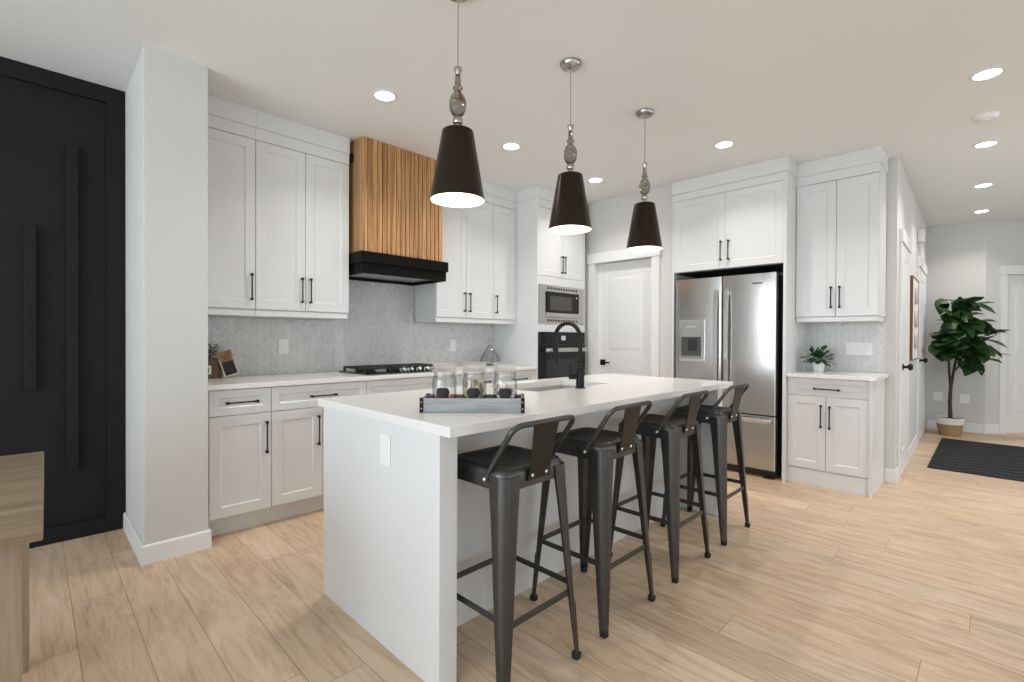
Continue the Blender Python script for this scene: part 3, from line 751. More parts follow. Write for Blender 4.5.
# nook: base cabinet, countertop, wall cabinet
t = thing('base_cabinet', 'white base cabinet with drawer and two doors right of the refrigerator', 'cabinet', (4.129, -2.6305, 0), RZ)
dep = 4.129-3.58; w_ = 0.582; yf = -(4.129-3.56)
MB().box(0.0005, w_-0.022, -dep, -0.002, 0.13, 0.8845).build('carcass', 'cab', t, smooth=0)
MB().box(w_-0.021, w_, yf-0.022, -0.002, 0.0, 0.8845, 0.001, 1).build('end_panel', 'cab', t, smooth=0)
MB().box(0.0005, w_-0.0215, yf+0.008, yf+0.026, 0.0, 0.1295).build('plinth', 'cab', t, smooth=0)
dr = shaker(0.002, w_-0.024, 0.738, 0.879, yf, rail=0.045).build('drawer', 'cab', t, smooth=0)
bar_handle(0.283, 0.797, 0.18, yf, False).build('handle', 'handle', dr)
shaker_door(0.002, 0.2755, 0.139, 0.733, yf, t, (0.246, 0.577), hlen=0.185)
shaker_door(0.2785, w_-0.024, 0.139, 0.733, yf, t, (0.306, 0.573), hlen=0.185)
ct = MB().box(3.512, 4.1215, -3.240, -2.6308, 0.885, 0.915, 0.002, 1).build('countertop', 'quartz')
tag(ct, 'short white quartz countertop beside the refrigerator under a small plant', 'countertop')
wall_cabinet('tall white double-door wall cabinet right of the refrigerator', (4.129, -2.6305, 0), RZ, 0.582, [(0.002, 0.297, 'r'), (0.297, 0.58, 'l')], 1.391, 'white wall cabinets', dep=4.129-3.785, cr=(0, 1), hz=1.546)

# ------------------------------------------------------------------ island
t = thing('kitchen_island', 'white kitchen island with full-height end panels, stools along one side', 'island', (1.21, -2.1, 0))
sh = (1.21, -2.1, 0)
MB().box(0.02, 0.097, -2.54, -1.64, 0, 0.8705, 0.0015, 1).build('end_panel', 'cab', t, shift=sh, smooth=0)
MB().box(2.332, 2.409, -2.54, -1.64, 0, 0.8705, 0.0015, 1).build('end_panel', 'cab', t, shift=sh, smooth=0)
MB().box(0.0975, 2.3315, -2.286, -2.268, 0, 0.8705).build('back_panel', 'cab', t, shift=sh, smooth=0)
m = MB()
for a, b in ((0.0975, 0.98), (1.72, 2.3315)): m.box(a, b, -2.2675, -1.662, 0.10, 0.8705)
m.box(0.98, 1.72, -1.690, -1.662, 0.10, 0.8705)
m.build('carcass', 'cab', t, shift=sh, smooth=0)
MB().box(0.0975, 2.3315, -1.74, -1.725, 0, 0.0995).build('toe_kick', 'cab', t, shift=sh, smooth=0)
for k in range(4):   # working side doors, facing the range
    a, b = 0.099+k*0.558, 0.099+(k+1)*0.558
    d = shaker(-b+0.002, -a-0.002, 0.115, 0.866, 1.6415).build('door', 'cab', t, smooth=0, xf=Matrix.Translation((-1.21, 2.1, 0)) @ Matrix.Rotation(PI, 4, 'Z'))
# worktop with the sink cut-out
def slab_hole(x0, x1, y0, y1, hx0, hx1, hy0, hy1, z0, z1):
    m = MB(); o = [(x0, y0), (x1, y0), (x1, y1), (x0, y1)]; i = [(hx0, hy0), (hx1, hy0), (hx1, hy1), (hx0, hy1)]
    c = 0.0015; oc = [(x0+c, y0+c), (x1-c, y0+c), (x1-c, y1-c), (x0+c, y1-c)]
    m.loft([[(*p, z0) for p in o], [(*p, z1-c) for p in o], [(*p, z1) for p in oc], [(*p, z1) for p in i], [(*p, z0) for p in i]], loop=True)
    return m
SX0, SX1, SY0, SY1 = 1.00, 1.70, -2.09, -1.705
o = slab_hole(0.020, 2.440, -2.597, -1.578, SX0, SX1, SY0, SY1, 0.871, 0.906).build('countertop', 'quartz', smooth=0)
tag(o, 'thick white quartz island worktop with undermount sink cut-out and overhang', 'countertop')
m = MB(); a = [(SX0-0.01, SY0-0.01), (SX1+0.01, SY0-0.01), (SX1+0.01, SY1+0.01), (SX0-0.01, SY1+0.01)]; b = [(SX0+0.002, SY0+0.002), (SX1-0.002, SY0+0.002), (SX1-0.002, SY1-0.002), (SX0+0.002, SY1-0.002)]
m.loft([[(*p, 0.8705) for p in a], [(*p, 0.665) for p in a], ], cap=False); m.loft([[(*p, 0.8705) for p in b], [(*p, 0.675) for p in b]], cap=False)
m.loft([[(*p, 0.8705) for p in a], [(*p, 0.8705) for p in b]], cap=False)
m.faces([(*p, 0.665) for p in a], [(3, 2, 1, 0)]); m.faces([(*p, 0.675) for p in b], [(0, 1, 2, 3)])
o = m.build('sink', plain('satin_sink_steel', (0.50, 0.50, 0.49), 0.38, metal=0.35), smooth=0); tag(o, 'stainless steel undermount sink sunk into the island worktop', 'sink')
MB().lathe([(0.0, 0.6752), (0.04, 0.6752), (0.043, 0.677), (0.035, 0.678), (0.0, 0.6765)], 24, ((SX0+SX1)/2, (SY0+SY1)/2, 0), cap=False).build('drain', 'chrome', o)

# faucet
t = thing('kitchen_faucet', 'matte black gooseneck faucet standing behind the island sink', 'faucet', (1.326, -2.142, 0.906))
m = MB(); m.lathe([(0.030, 0.0003), (0.030, 0.006), (0.0245, 0.010), (0.0245, 0.112), (0.021, 0.120), (0.013, 0.123)], 24); m.build('base', 'black_metal', t)
pts = [(0, 0, 0.118), (0, 0, 0.20), (0, 0, 0.285)]
ra = 0.0965
for k in range(1, 17):
    a = PI*k/16*1.06; pts.append((0, ra-ra*math.cos(a), 0.285+ra*math.sin(a)))
m = MB(); m.tube(pts, 0.0125, 14); m.build('spout', 'black_metal', t)
e_ = Vector(pts[-1]); dd_ = (e_-Vector(pts[-2])).normalized()
m = MB(); m.tube([e_, e_+dd_*0.015, e_+dd_*0.10, e_+dd_*0.125], 0.0145, 14, rad=[0.0130, 0.0165, 0.0175, 0.0150]); m.build('spray_head', 'black_metal', t)
m = MB(); m.tube([(-0.022, 0.010, 0.070), (-0.062, 0.028, 0.070)], 0.017, 14); m.tube([(-0.050, 0.024, 0.075), (-0.056, 0.026, 0.11), (-0.062, 0.030, 0.150)], 0.006, 10, rad=[0.008, 0.0065, 0.0055])
m.build('lever', 'black_metal', t)

# ------------------------------------------------------------------ bar stools
def make_stool(label):
    t = thing('bar_stool', label, 'bar stool', (0, 0, 0), 0, 'black metal bar stools along the island')
    ZT = 0.757; hs = 0.156
    def rrect(h, r, z, n=6):
        pts = []
        for cx, cy, a0 in ((h-r, h-r, 0), (-h+r, h-r, PI/2), (-h+r, -h+r, PI), (h-r, -h+r, 1.5*PI)):
            for k in range(n+1): a = a0+k*PI/2/n; pts.append((cx+r*math.cos(a), cy+r*math.sin(a), z))
        return pts
    m = MB()
    m.loft([rrect(hs-0.004, 0.043, 0.745), rrect(hs-0.010, 0.041, ZT-0.002), rrect(hs-0.022, 0.038, ZT), rrect(hs-0.036, 0.034, ZT-0.002), rrect(0.10, 0.03, ZT-0.007), rrect(0.02, 0.01, ZT-0.008)])
    m.build('seat', 'seat', t, smooth=50)
    m = MB(); m.loft([rrect(hs+0.0065, 0.046, 0.690), rrect(hs+0.006, 0.046, 0.735), rrect(hs+0.003, 0.045, 0.748), rrect(hs-0.0035, 0.043, 0.7555), rrect(hs-0.0036, 0.043, 0.744), rrect(hs+0.0042, 0.045, 0.730), rrect(hs+0.0045, 0.045, 0.690)], loop=True)
    m.build('apron', 'gun', t, smooth=60)
    zt, ft = 0.735, 0.203
    for sx in (-1, 1):
        for sy in (-1, 1):
            m = MB(); rings = []
            for z, wg in ((zt, 0.074), (0.69, 0.073), (0.60, 0.065), (0.45, 0.055), (0.28, 0.045), (0.12, 0.034), (0.03, 0.027), (0.012, 0.026)):
                c = 0.166+(ft-0.166)*(1-(z/zt))
                rr = min(0.034, wg*0.62); th = 0.004
                op = []; ip = []
                op.append((c-wg, c)); ip.append((c-wg, c-th))
                for k in range(6):
                    a = PI/2-k*PI/10
                    op.append((c-rr+rr*math.cos(a), c-rr+rr*math.sin(a))); ip.append((c-rr+(rr-th)*math.cos(a), c-rr+(rr-th)*math.sin(a)))
                op.append((c, c-wg)); ip.append((c-th, c-wg))
                ring = op+ip[::-1]
                rings.append([(sx*x, sy*y, z) for x, y in ring])
            m.loft(rings)
            # pressed centre rib low on the leg
            q = []
            for z, hwid in ((0.215, 0.003), (0.19, 0.0075), (0.03, 0.006)):
                c = 0.166+(ft-0.166)*(1-(z/zt)) - 0.0085
                n_ = Vector((1, 1)).normalized(); tv = Vector((-1, 1)).normalized()
                ring = [Vector((c, c))+tv*hwid*a+n_*b for a, b in ((-1.2, -0.004), (-0.8, 0.0045), (0, 0.006), (0.8, 0.0045), (1.2, -0.004))]
                q.append([(sx*v.x, sy*v.y, z) for v in ring])
            m.loft(q)
            lg = m.build('leg', 'gun', t, smooth=40)
            c = ft-0.0125
            MB().box(sx*c-0.0142, sx*c+0.0142, sy*c-0.0142, sy*c+0.0142, 0, 0.026, 0.005, 2).build('rubber_foot', 'rubber', lg)
    zb = 0.272; c = 0.166+(ft-0.166)*(1-zb/zt)-0.008
    for s in (-1, 1):
        MB().box(-c+0.01, c-0.01, s*c-0.0035, s*c+0.0035, zb-0.012-0.012*(s < 0), zb+0.012-0.012*(s < 0), 0.002, 1).build('footrest_bar', 'gun', t)
        MB().box(s*c-0.0035, s*c+0.0035, -c+0.01, c-0.01, zb-0.004, zb+0.018, 0.002, 1).build('footrest_bar', 'gun', t)
    # low back: bent tube and flat plate
    zt2 = 0.914; yb = -0.205; hw = 0.160; rr = 0.038
    p0 = Vector((-0.166, -0.078, 0.718)); A = Vector((-hw, -0.086, 0.745)); B = Vector((-hw, yb, zt2))
    pts = [p0, A]
    d = (B-A).normalized()
    for k in range(6):
        a = k/5*PI/2
        pts.append(B-d*rr+d*rr*math.sin(a)+Vector((rr-rr*math.cos(a), 0, 0)))
    pts += [Vector((-x.x, x.y, x.z)) for x in pts[::-1]]
    m = MB(); m.tube(pts, 0.0100, 12)
    bf = m.build('back_frame', 'gun', t, smooth=60)
    m = MB(); pl = []
    for f, hwid in ((0.0, 0.058), (0.15, 0.052), (0.6, 0.056), (1.0, 0.064)):
        y = -0.166+(yb+0.166)*f; z = 0.712+(zt2-0.002-0.712)*f
        pl.append([(-hwid, y-0.003, z), (hwid, y-0.003, z), (hwid, y+0.002, z), (-hwid, y+0.002, z)])
    m.loft(pl); m.build('back_plate', 'gun_dark', t, smooth=30)
    m = MB()
    for bx in (-0.036, 0.036): m.ball((bx, -0.1715, 0.728), 0.0075, 10, 6, (1, 0.5, 1))
    for s in (-1, 1): m.ball((s*0.1755, -0.078, 0.722), 0.0075, 10, 6, (0.5, 1, 1))
    m.build('bolt', 'bolt', t, label='bright zinc bolts')
    return t
SY = -2.562
st = make_stool('nearest black metal bar stool, beside the island end panel with the outlet')
st.location = (0.306, SY, 0)
dup(st, (0.869, SY, 0), 0, 'second black metal bar stool from the outlet end of the island')
dup(st, (1.482, SY, 0), 0, 'third black metal bar stool from the outlet end of the island')
dup(st, (2.090, SY, 0), 0, 'farthest black metal bar stool, in front of the refrigerator')

# ------------------------------------------------------------------ pendants and ceiling lights
def make_pendant(label):
    t = thing('pendant_lamp', label, 'pendant lamp', (0, 0, H), 0, 'pendant lamps above the island')
    def z(v): return (v if v > 2.5 else v-0.036)-H
    MB().lathe([(0.0, z(H-0.0005)), (0.060, z(H-0.0005)), (0.060, z(H-0.010)), (0.052, z(H-0.022)), (0.030, z(H-0.030)), (0.0, z(H-0.031))], 32, cap=False).build('canopy', 'nickel', t)
    MB().cyl((0, 0, z(H-0.030)), (0, 0, z(2.405)), 0.0022, 8).build('cord', 'nickel', t)
    MB().lathe([(0.0, z(2.412)), (0.017, z(2.412)), (0.018, z(2.400)), (0.010, z(2.385)), (0.010, z(2.380)), (0.0, z(2.380))], 20, cap=False).build('top_cap', 'nickel', t)
    prof = [(0.0, 2.380), (0.010, 2.3795), (0.011, 2.36), (0.0125, 2.345), (0.011, 2.338), (0.017, 2.330), (0.019, 2.324), (0.017, 2.318), (0.0115, 2.312), (0.016, 2.303), (0.026, 2.288), (0.0325, 2.268), (0.034, 2.250), (0.031, 2.230), (0.024, 2.212), (0.016, 2.203), (0.0, 2.2025)]
    MB().lathe([(r*1.13, z(v)) for r, v in prof], 24, cap=False).build('glass_column', 'smoky', t, label='smoky turned glass column')
    MB().lathe([(0.0, z(2.202)), (0.015, z(2.202)), (0.022, z(2.192)), (0.023, z(2.180)), (0.020, z(2.170)), (0.012, z(2.166)), (0.012, z(2.140)), (0, z(2.140))], 20, cap=False).build('collar', 'nickel', t)
    zt_, zb_ = z(2.138), z(1.834)
    sh = MB().lathe([(0.012, zt_+0.001), (0.064, zt_), (0.069, zt_-0.004), (0.120, zb_), (0.1185, zb_), (0.068, zt_-0.007), (0.012, zt_-0.007)], 48, cap=False).build('shade', 'shade', t)
    MB().lathe([(0.014, zt_-0.008), (0.0668, zt_-0.009), (0.1178, zb_+0.001), (0.1168, zb_+0.001), (0.0656, zt_-0.012), (0.014, zt_-0.012)], 48, cap=False).build('lining', 'shade_in', sh, label='white lining')
    MB().cyl((0, 0, z(2.139)), (0, 0, z(2.085)), 0.017, 16).build('socket', 'nickel', t)
    MB().lathe([(0.0, z(2.084)), (0.013, z(2.084)), (0.016, z(2.065)), (0.030, z(2.03)), (0.032, z(2.01)), (0.024, z(1.985)), (0.0, z(1.976))], 20, cap=False).build('bulb', 'bulb', t)
    l = bpy.data.lights.new('bulb_light', 'POINT'); l.energy = 3.2; l.color = (1.0, 0.88, 0.74); l.shadow_soft_size = 0.03
    lo = bpy.data.objects.new('bulb_light', l); C.objects.link(lo); lo.parent = t; lo.location = (0, 0, z(1.945))
    return t
PY = -2.185
pl = make_pendant('nearest pendant lamp with dark bronze cone shade, above the jar tray'); pl.location = (0.375, PY, H)
dup(pl, (1.168, PY, H), 0, 'middle pendant lamp with dark bronze cone shade, above the faucet')
dup(pl, (1.972, PY, H), 0, 'farthest pendant lamp with dark bronze cone shade, before the pantry door')
def make_spot(label):
    t = thing('recessed_light', label, 'ceiling light', (0, 0, H), 0, 'recessed ceiling lights')
    MB().lathe([(0.078, -0.0005), (0.078, -0.004), (0.060, -0.007), (0.058, -0.0005)], 28).build('trim_ring', 'trim', t)
    MB().lathe([(0.0, -0.0040), (0.0575, -0.0040), (0.0575, -0.001), (0, -0.001)], 28, cap=False).build('lens', 'lamp', t)
    l = bpy.data.lights.new('downlight', 'AREA'); l.shape = 'DISK'; l.size = 0.11; l.energy = 6.3; l.spread = R(125); l.color = (1.0, 0.965, 0.92)
    lo = bpy.data.objects.new('downlight', l); C.objects.link(lo); lo.parent = t; lo.location = (0, 0, -0.009)
    return t
sp = [(0.627, -1.139, 'recessed ceiling light nearest the wing wall, above the cooktop aisle'), (1.746, -1.14, 'recessed ceiling light left of the middle pendant, in the cooktop aisle'),
      (2.884, -1.145, 'recessed ceiling light above the wall in front of the pantry door'), (2.881, -2.354, 'recessed ceiling light in front of the refrigerator cabinet'),
      (2.91, -3.815, 'largest recessed ceiling light at top right, nearest in the hallway row'), (4.288, -3.80, 'second recessed ceiling light in the hallway row, just past the smoke detector'),
      (5.665, -3.775, 'third recessed ceiling light in the hallway row'), (6.984, -3.75, 'farthest recessed ceiling light in the hallway row, nearest the fig tree')]
s0 = make_spot(sp[0][2]); s0.location = (sp[0][0], sp[0][1], H)
for x, y, l in sp[1:]: dup(s0, (x, y, H), 0, l)
t = thing('smoke_detector', 'white round smoke detector on the hallway ceiling', 'smoke detector', (3.625, -3.81, H))
MB().lathe([(0.0, -0.0005), (0.066, -0.0005), (0.066, -0.010), (0.060, -0.014), (0.052, -0.032), (0.0, -0.036)], 28, cap=False).build('housing', 'white_plastic', t)
MB().lathe([(0.018, -0.0345), (0.018, -0.040), (0.0, -0.041)], 16).build('button', 'white_plastic', t)

# ------------------------------------------------------------------ island tray and jars
TR = R(-45.3)
TL = Vector((0.127, -2.272, 0.9062))
t = thing('wooden_tray', 'grey weathered wooden tray holding three glass jars on the island', 'tray', TL, TR)
Lr, Wd, Ht = 0.402, 0.150, 0.056
MB().box(0.012, Lr-0.012, 0.012, Wd-0.012, 0.0005, 0.010).build('bottom', 'grey_wood', t, smooth=0)
MB().box(0, Lr, 0, 0.0115, 0, Ht, 0.0015, 1).build('side_board', 'grey_wood', t, smooth=0)
MB().box(0, Lr, Wd-0.0115, Wd, 0, Ht, 0.0015, 1).build('side_board', 'grey_wood', t, smooth=0)
for xx in (0, Lr-0.0115):
    MB().box(xx, xx+0.0115, 0.012, Wd-0.012, 0, Ht, 0.0015, 1).build('end_board', 'brown_wood', t, smooth=0)
for xx, sg in ((-0.0006, -1), (Lr+0.0006, 1)):
    for y, sy in ((0.0, -1), (Wd, 1)):
        m = MB(); m.box(min(xx, xx+sg*0.003), max(xx, xx+sg*0.003), y-0.0035 if sy < 0 else y-0.022, y+0.022 if sy < 0 else y+0.0035, 0.001, Ht+0.002, 0.0008, 1)
        m.box(min(xx, xx-sg*0.011), max(xx, xx-sg*0.011), min(y+sy*0.0006, y+sy*0.0036), max(y+sy*0.0006, y+sy*0.0036), 0.001, Ht+0.002, 0.0008, 1)
        br = m.build('corner_bracket', 'black_metal', t, smooth=0, label='dark metal corner bracket')
        m = MB()
        for zz in (0.016, 0.042): m.ball((xx-sg*0.005, y+sy*0.0042, zz), 0.0028, 8, 6)
        m.build('rivet', 'bolt', br)
def trp(x, y, z): v = Matrix.Rotation(TR, 3, 'Z') @ Vector((x, y, z)); return TL+v
random.seed(4)
def make_jar(label):
    t = thing('glass_jar', label, 'jar', (0, 0, 0), 0, 'glass jars on the wooden tray')
    r = 0.049
    ou = [(0.0, 0.0), (r-0.006, 0.0), (r, 0.006), (r, 0.108), (r-0.003, 0.120), (0.043, 0.130), (0.0425, 0.136), (0.046, 0.139), (0.046, 0.144)]
    inn = [(0.042, 0.144), (0.040, 0.138), (0.040, 0.130), (r-0.007, 0.118), (r-0.003, 0.107), (r-0.003, 0.010), (r-0.009, 0.005), (0.0, 0.005)]
    MB().lathe(ou+inn, 32, cap=False).build('body', 'glass', t)
    MB().lathe([(0.0, 0.1445), (0.047, 0.1445), (0.049, 0.148), (0.049, 0.153), (0.043, 0.157), (0.041, 0.163), (0.043, 0.168), (0.048, 0.171), (0.049, 0.176), (0.046, 0.181), (0.030, 0.185), (0.0, 0.186)], 32, cap=False).build('lid', 'lid_glass', t, label='thick clear glass lid')
    lr = r+0.0008; ring = []
    m = MB(); n = 12
    for z_ in range(0, 9):
        zz = 0.046+z_*0.0046; f = (z_-4)/4.0; half = 0.55*math.sqrt(max(0.0, 1-f*f*0.55))
        ring.append([(lr*math.sin(-half+2*half*k/n), -lr*math.cos(-half+2*half*k/n), zz) for k in range(n+1)])
    m.loft(ring, closed=False); 
    ob = m.build('chalk_label', 'slate', t, label='black chalkboard label')
    md = ob.modifiers.new('solid', 'SOLIDIFY'); md.thickness = 0.0008; md.offset = 0
    return t
jy = 0.075
jl = ['left glass jar on the tray, filled low with pink and cream wrapped treats', 'middle glass jar on the tray, heaped with olive and brown treats', 'right glass jar on the tray, nearest the faucet, with cream and gold treats']
jx = [0.082, 0.203, 0.328]
jars = []
for k in range(3):
    p = trp(jx[k], jy, 0.0105)
    if k == 0: j0 = make_jar(jl[0]); j0.location = p; j0.rotation_euler = (0, 0, TR)
    else: dup(j0, p, TR, jl[k])
    jars.append(p)
fills = [(('pink', 'pink', 'cream', 'white_wrap', 'tea'), 0.050, 'pink and cream wrapped treats inside the left jar'), (('olive', 'olive', 'tea', 'olive', 'gold'), 0.104, 'olive and brown wrapped treats heaped inside the middle jar'), (('cream', 'gold', 'white_wrap', 'tea', 'cream'), 0.086, 'cream and gold wrapped treats inside the right jar')]
for p, (cols, top, lab) in zip(jars, fills):
    m = MB(); mi = []; zz = 0.0155
    while zz < top:
        for q in range(14):
            a = 2*PI*q/9+random.uniform(-.3, .3); rr = (0.0315 if q < 9 else 0.015)*random.uniform(0.85, 1.0)
            n0 = len(m.bm.faces)
            m.ball((rr*math.cos(a), rr*math.sin(a), zz+random.uniform(0, 0.006)), 0.0105, 8, 6, (random.uniform(.8, 1.15), random.uniform(.8, 1.15), random.uniform(.75, .95)))
            mi += [random.randrange(5)]*(len(m.bm.faces)-n0)
        zz += 0.0135
    for f, i in zip(m.bm.faces, mi): f.material_index = i
    o = m.build('wrapped_treats', cols[0], smooth=60); o.location = p
    for c in cols[1:]: o.data.materials.append(MAT[c])
    tag(o, lab, 'treats', kind='stuff')

# ------------------------------------------------------------------ things on the back countertop
ZC = 0.9153
t = thing('planter_box', 'dark brown wooden planter box on the back counter beside the wing wall', 'box', (-0.10, -0.100, ZC), 0)
m = MB(); x0, x1, y0, y1, hh, th = -0.10, 0.075, -0.035, 0.075, 0.135, 0.010
m.loft([[(x0, y0, 0), (x1, y0, 0), (x1, y1, 0), (x0, y1, 0)], [(x0, y0, hh), (x1, y0, hh), (x1, y1, hh), (x0, y1, hh)], [(x0+th, y0+th, hh), (x1-th, y0+th, hh), (x1-th, y1-th, hh), (x0+th, y1-th, hh)], [(x0+th, y0+th, th), (x1-th, y0+th, th), (x1-th, y1-th, th), (x0+th, y1-th, th)]])
m.build('box_body', 'brown_wood', t, smooth=0)
MB().box(x0+th+0.0005, x1-th-0.0005, y0+th+0.0005, y1-th-0.0005, th+0.0005, 0.132).build('soil', 'soil', t, smooth=0)
lb = MB().box(-0.030, 0.010, y0-0.004, y0-0.0005, 0.030, 0.088, 0.001, 1).build('label_plate', 'paper', t, label='white label plate')
MB().box(-0.013, -0.004, y0-0.005, y0-0.0042, 0.043, 0.075).build('mark', 'slate', lb, smooth=0)
def leaf(m, base, d, n, L_, W_, bend=0.25, seg=4):
    d = Vector(d).normalized(); n = Vector(n); n = (n-d*n.dot(d)).normalized(); s = d.cross(n)
    pr = [0.10, 0.62, 1.0, 0.92, 0.12] if seg == 4 else None
    rows = []
    for k in range(seg+1):
        f = k/seg; w_ = pr[k]*W_/2; c = Vector(base)+d*(L_*f)-n*(bend*L_*f*f)
        rows.append([c-s*w_+n*(0.12*w_), c-s*w_*0.5, c, c+s*w_*0.5, c+s*w_+n*(0.12*w_)])
    vs = [p for r in rows for p in r]; fs = []
    for k in range(seg):
        for i in range(4): a = k*5+i; fs.append((a, a+1, a+6, a+5))
    m.faces(vs, fs)
random.seed(11)
m = MB(); sm = MB()
for k in range(16):
    a = random.uniform(0, 2*PI); b = Vector((-0.03+random.uniform(-0.05, 0.05), 0.02+random.uniform(-0.02, 0.02), 0.137))
    tip = b+Vector((math.cos(a)*0.06, math.sin(a)*0.02, random.uniform(0.045, 0.10)))
    sm.tube([b, (b+tip)/2+Vector((0, 0, 0.01)), tip], 0.002, 6)
    for q in range(6):
        pp = b.lerp(tip, 0.35+0.13*q); aa = random.uniform(0, 2*PI)
        leaf(m, pp, (math.cos(aa), math.sin(aa), random.uniform(-0.1, 0.8)), (0, 0, 1), 0.035, 0.018)
t2 = thing('dark_sprig_plant', 'dark leafy sprigs growing from the brown planter box', 'plant', (-0.10, -0.100, ZC))
sm.build('stem', 'bark', t2); m.build('foliage', 'dark_leaf', t2)
# leaning chalkboard sign
t = thing('chalkboard_sign', 'small honey-wood framed chalkboard leaning against the brown planter box', 'sign', (0.028, -0.176, ZC+0.0155), 0)
XF = Matrix.Translation((0, 0, 0.0)) @ Matrix.Rotation(R(-12), 4, 'Z') @ Matrix.Rotation(R(-18), 4, 'Y') @ Matrix.Rotation(R(-6), 4, 'X') @ Matrix.Translation((-0.045, 0, 0.0))
m = MB(); m.box(0, 0.090, 0, 0.014, 0.002, 0.178, 0.003, 1)
m.build('board', 'honey_wood', t, xf=XF)
m = MB()
for a in ((0, 0.090, 0.002, 0.012), (0, 0.008, 0.012, 0.130), (0.082, 0.090, 0.012, 0.130)): m.box(a[0], a[1], -0.004, -0.0003, a[2], a[3])
m.build('frame_strip', 'pale_wood', t, xf=XF, smooth=0, label='pale frame strip')
MB().box(0.0095, 0.0805, -0.0025, -0.0003, 0.0135, 0.105).build('slate_panel', 'slate', t, xf=XF, smooth=0, label='black writing panel')
m = MB()
for q in range(5):
    xx = 0.018+q*0.011; m.box(xx, xx+0.006, -0.0015, -0.0003, 0.130+0.006*math.sin(q*2.1), 0.150+0.006*math.cos(q*1.7), 0.0005, 1)
m.box(0.018, 0.070, -0.0015, -0.0003, 0.117, 0.121)
m.build('lettering', 'brown_wood', t, xf=XF, smooth=0)

# teardrop glass terrarium
t = thing('glass_terrarium', 'clear teardrop glass terrarium on the back counter by the oven cabinet', 'terrarium', (2.385, -0.20, ZC))
pf = [(0.0, 0.0), (0.060, 0.0), (0.092, 0.018), (0.104, 0.045), (0.098, 0.075), (0.078, 0.110), (0.050, 0.150), (0.026, 0.185), (0.012, 0.208), (0.004, 0.214), (0.0, 0.2145)]
inn = [(max(0.0, r-0.003), z_+(0.003 if z_ < 0.02 else -0.002 if z_ > 0.2 else 0)) for r, z_ in pf][::-1]
MB().lathe(pf+inn, 32, cap=False).build('vessel', thin_glass('grey_glass', (0.965, 0.97, 0.97), (0.50, 0.51, 0.52)), t)
m = MB(); random.seed(2)
for k in range(26):
    a = random.uniform(0, 2*PI); rr = 0.058*math.sqrt(random.random()); m.ball((rr*math.cos(a), rr*math.sin(a), 0.017+random.uniform(0, 0.012)), random.uniform(0.008, 0.012), 8, 6, (1, 1, 0.8))
o = m.build('pebbles', 'pebble', smooth=60); o.location = (2.385, -0.20, ZC); tag(o, 'grey pebbles at the bottom of the glass terrarium', 'pebbles', kind='stuff')

# outlets and switches
def plate(label, loc, rz, w_, h_, n, cat='outlet', name='wall_outlet', group=None):
    t = thing(name, label, cat, loc, rz, group)
    MB().box(-w_/2, w_/2, -0.006, -0.0005, -h_/2, h_/2, 0.002, 1).build('cover_plate', 'white_plastic', t)
    for k in range(n):
        x = (k-(n-1)/2)*0.046
        MB().box(x-0.0165, x+0.0165, -0.0085, -0.0062, -0.033, 0.033, 0.001, 1).build('rocker' if cat == 'switch' else 'socket', 'white_plastic', t)
    return t
plate('white outlet on the island end panel below the worktop', (0.02, -2.197, 0.765), -PI/2, 0.074, 0.122, 1)
plate('white outlet on the tiled backsplash left of the cooktop', (0.42, -0.008, 1.125), 0, 0.074, 0.118, 1)
plate('white outlet on the backsplash right of the cooktop', (2.05, -0.008, 1.12), 0, 0.074, 0.118, 1)
plate('wide white four-gang switch plate on the nook backsplash', (4.122, -3.030, 1.118), -PI/2, 0.190, 0.112, 4, 'switch', 'switch_plate')
plate('white outlet low on the hallway end wall, left of the fig trunk', (HX, -3.34, 0.44), -PI/2, 0.095, 0.118, 2)
plate('white outlet low on the hallway end wall, right of the fig trunk', (HX, -3.60, 0.43), -PI/2, 0.095, 0.118, 2)

# nook plant
t = thing('potted_plant', 'small green plant in a white pot on the nook counter', 'plant', (3.88, -2.782, ZC))
MB().lathe([(0.0, 0.0), (0.036, 0.0), (0.042, 0.010), (0.047, 0.085), (0.044, 0.085), (0.040, 0.070), (0.0, 0.070)], 24, cap=False).build('pot', 'white_plastic', t)
MB().lathe([(0.0, 0.0725), (0.039, 0.0725), (0.039, 0.0705), (0, 0.0705)], 20, cap=False).build('soil', 'soil', t)
random.seed(7); m = MB()
for k in range(130):
    a = random.uniform(0, 2*PI); el = random.uniform(-0.25, 1.2); rr = random.uniform(0.02, 0.095)
    d = Vector((math.cos(a)*math.cos(el), math.sin(a)*math.cos(el), math.sin(el)))
    b = Vector((0, 0, 0.095))+d*rr*Vector((1, 1.25, 0.9)).length/1.7
    dd2 = d+Vector((random.uniform(-.4, .4), random.uniform(-.4, .4), random.uniform(-.2, .4)))
    if (b+dd2.normalized()*0.075).y > 0.135: continue
    leaf(m, b, dd2, (random.uniform(-.3, .3), random.uniform(-.3, .3), 1), random.uniform(0.045, 0.065), random.uniform(0.024, 0.036))
for k in range(10):
    a = 2*PI*k/10; m.tube([(0.01*math.cos(a), 0.01*math.sin(a), 0.071), (0.03*math.cos(a), 0.03*math.sin(a), 0.12)], 0.002, 5)
m.build('foliage', 'small_leaf', t, smooth=60)

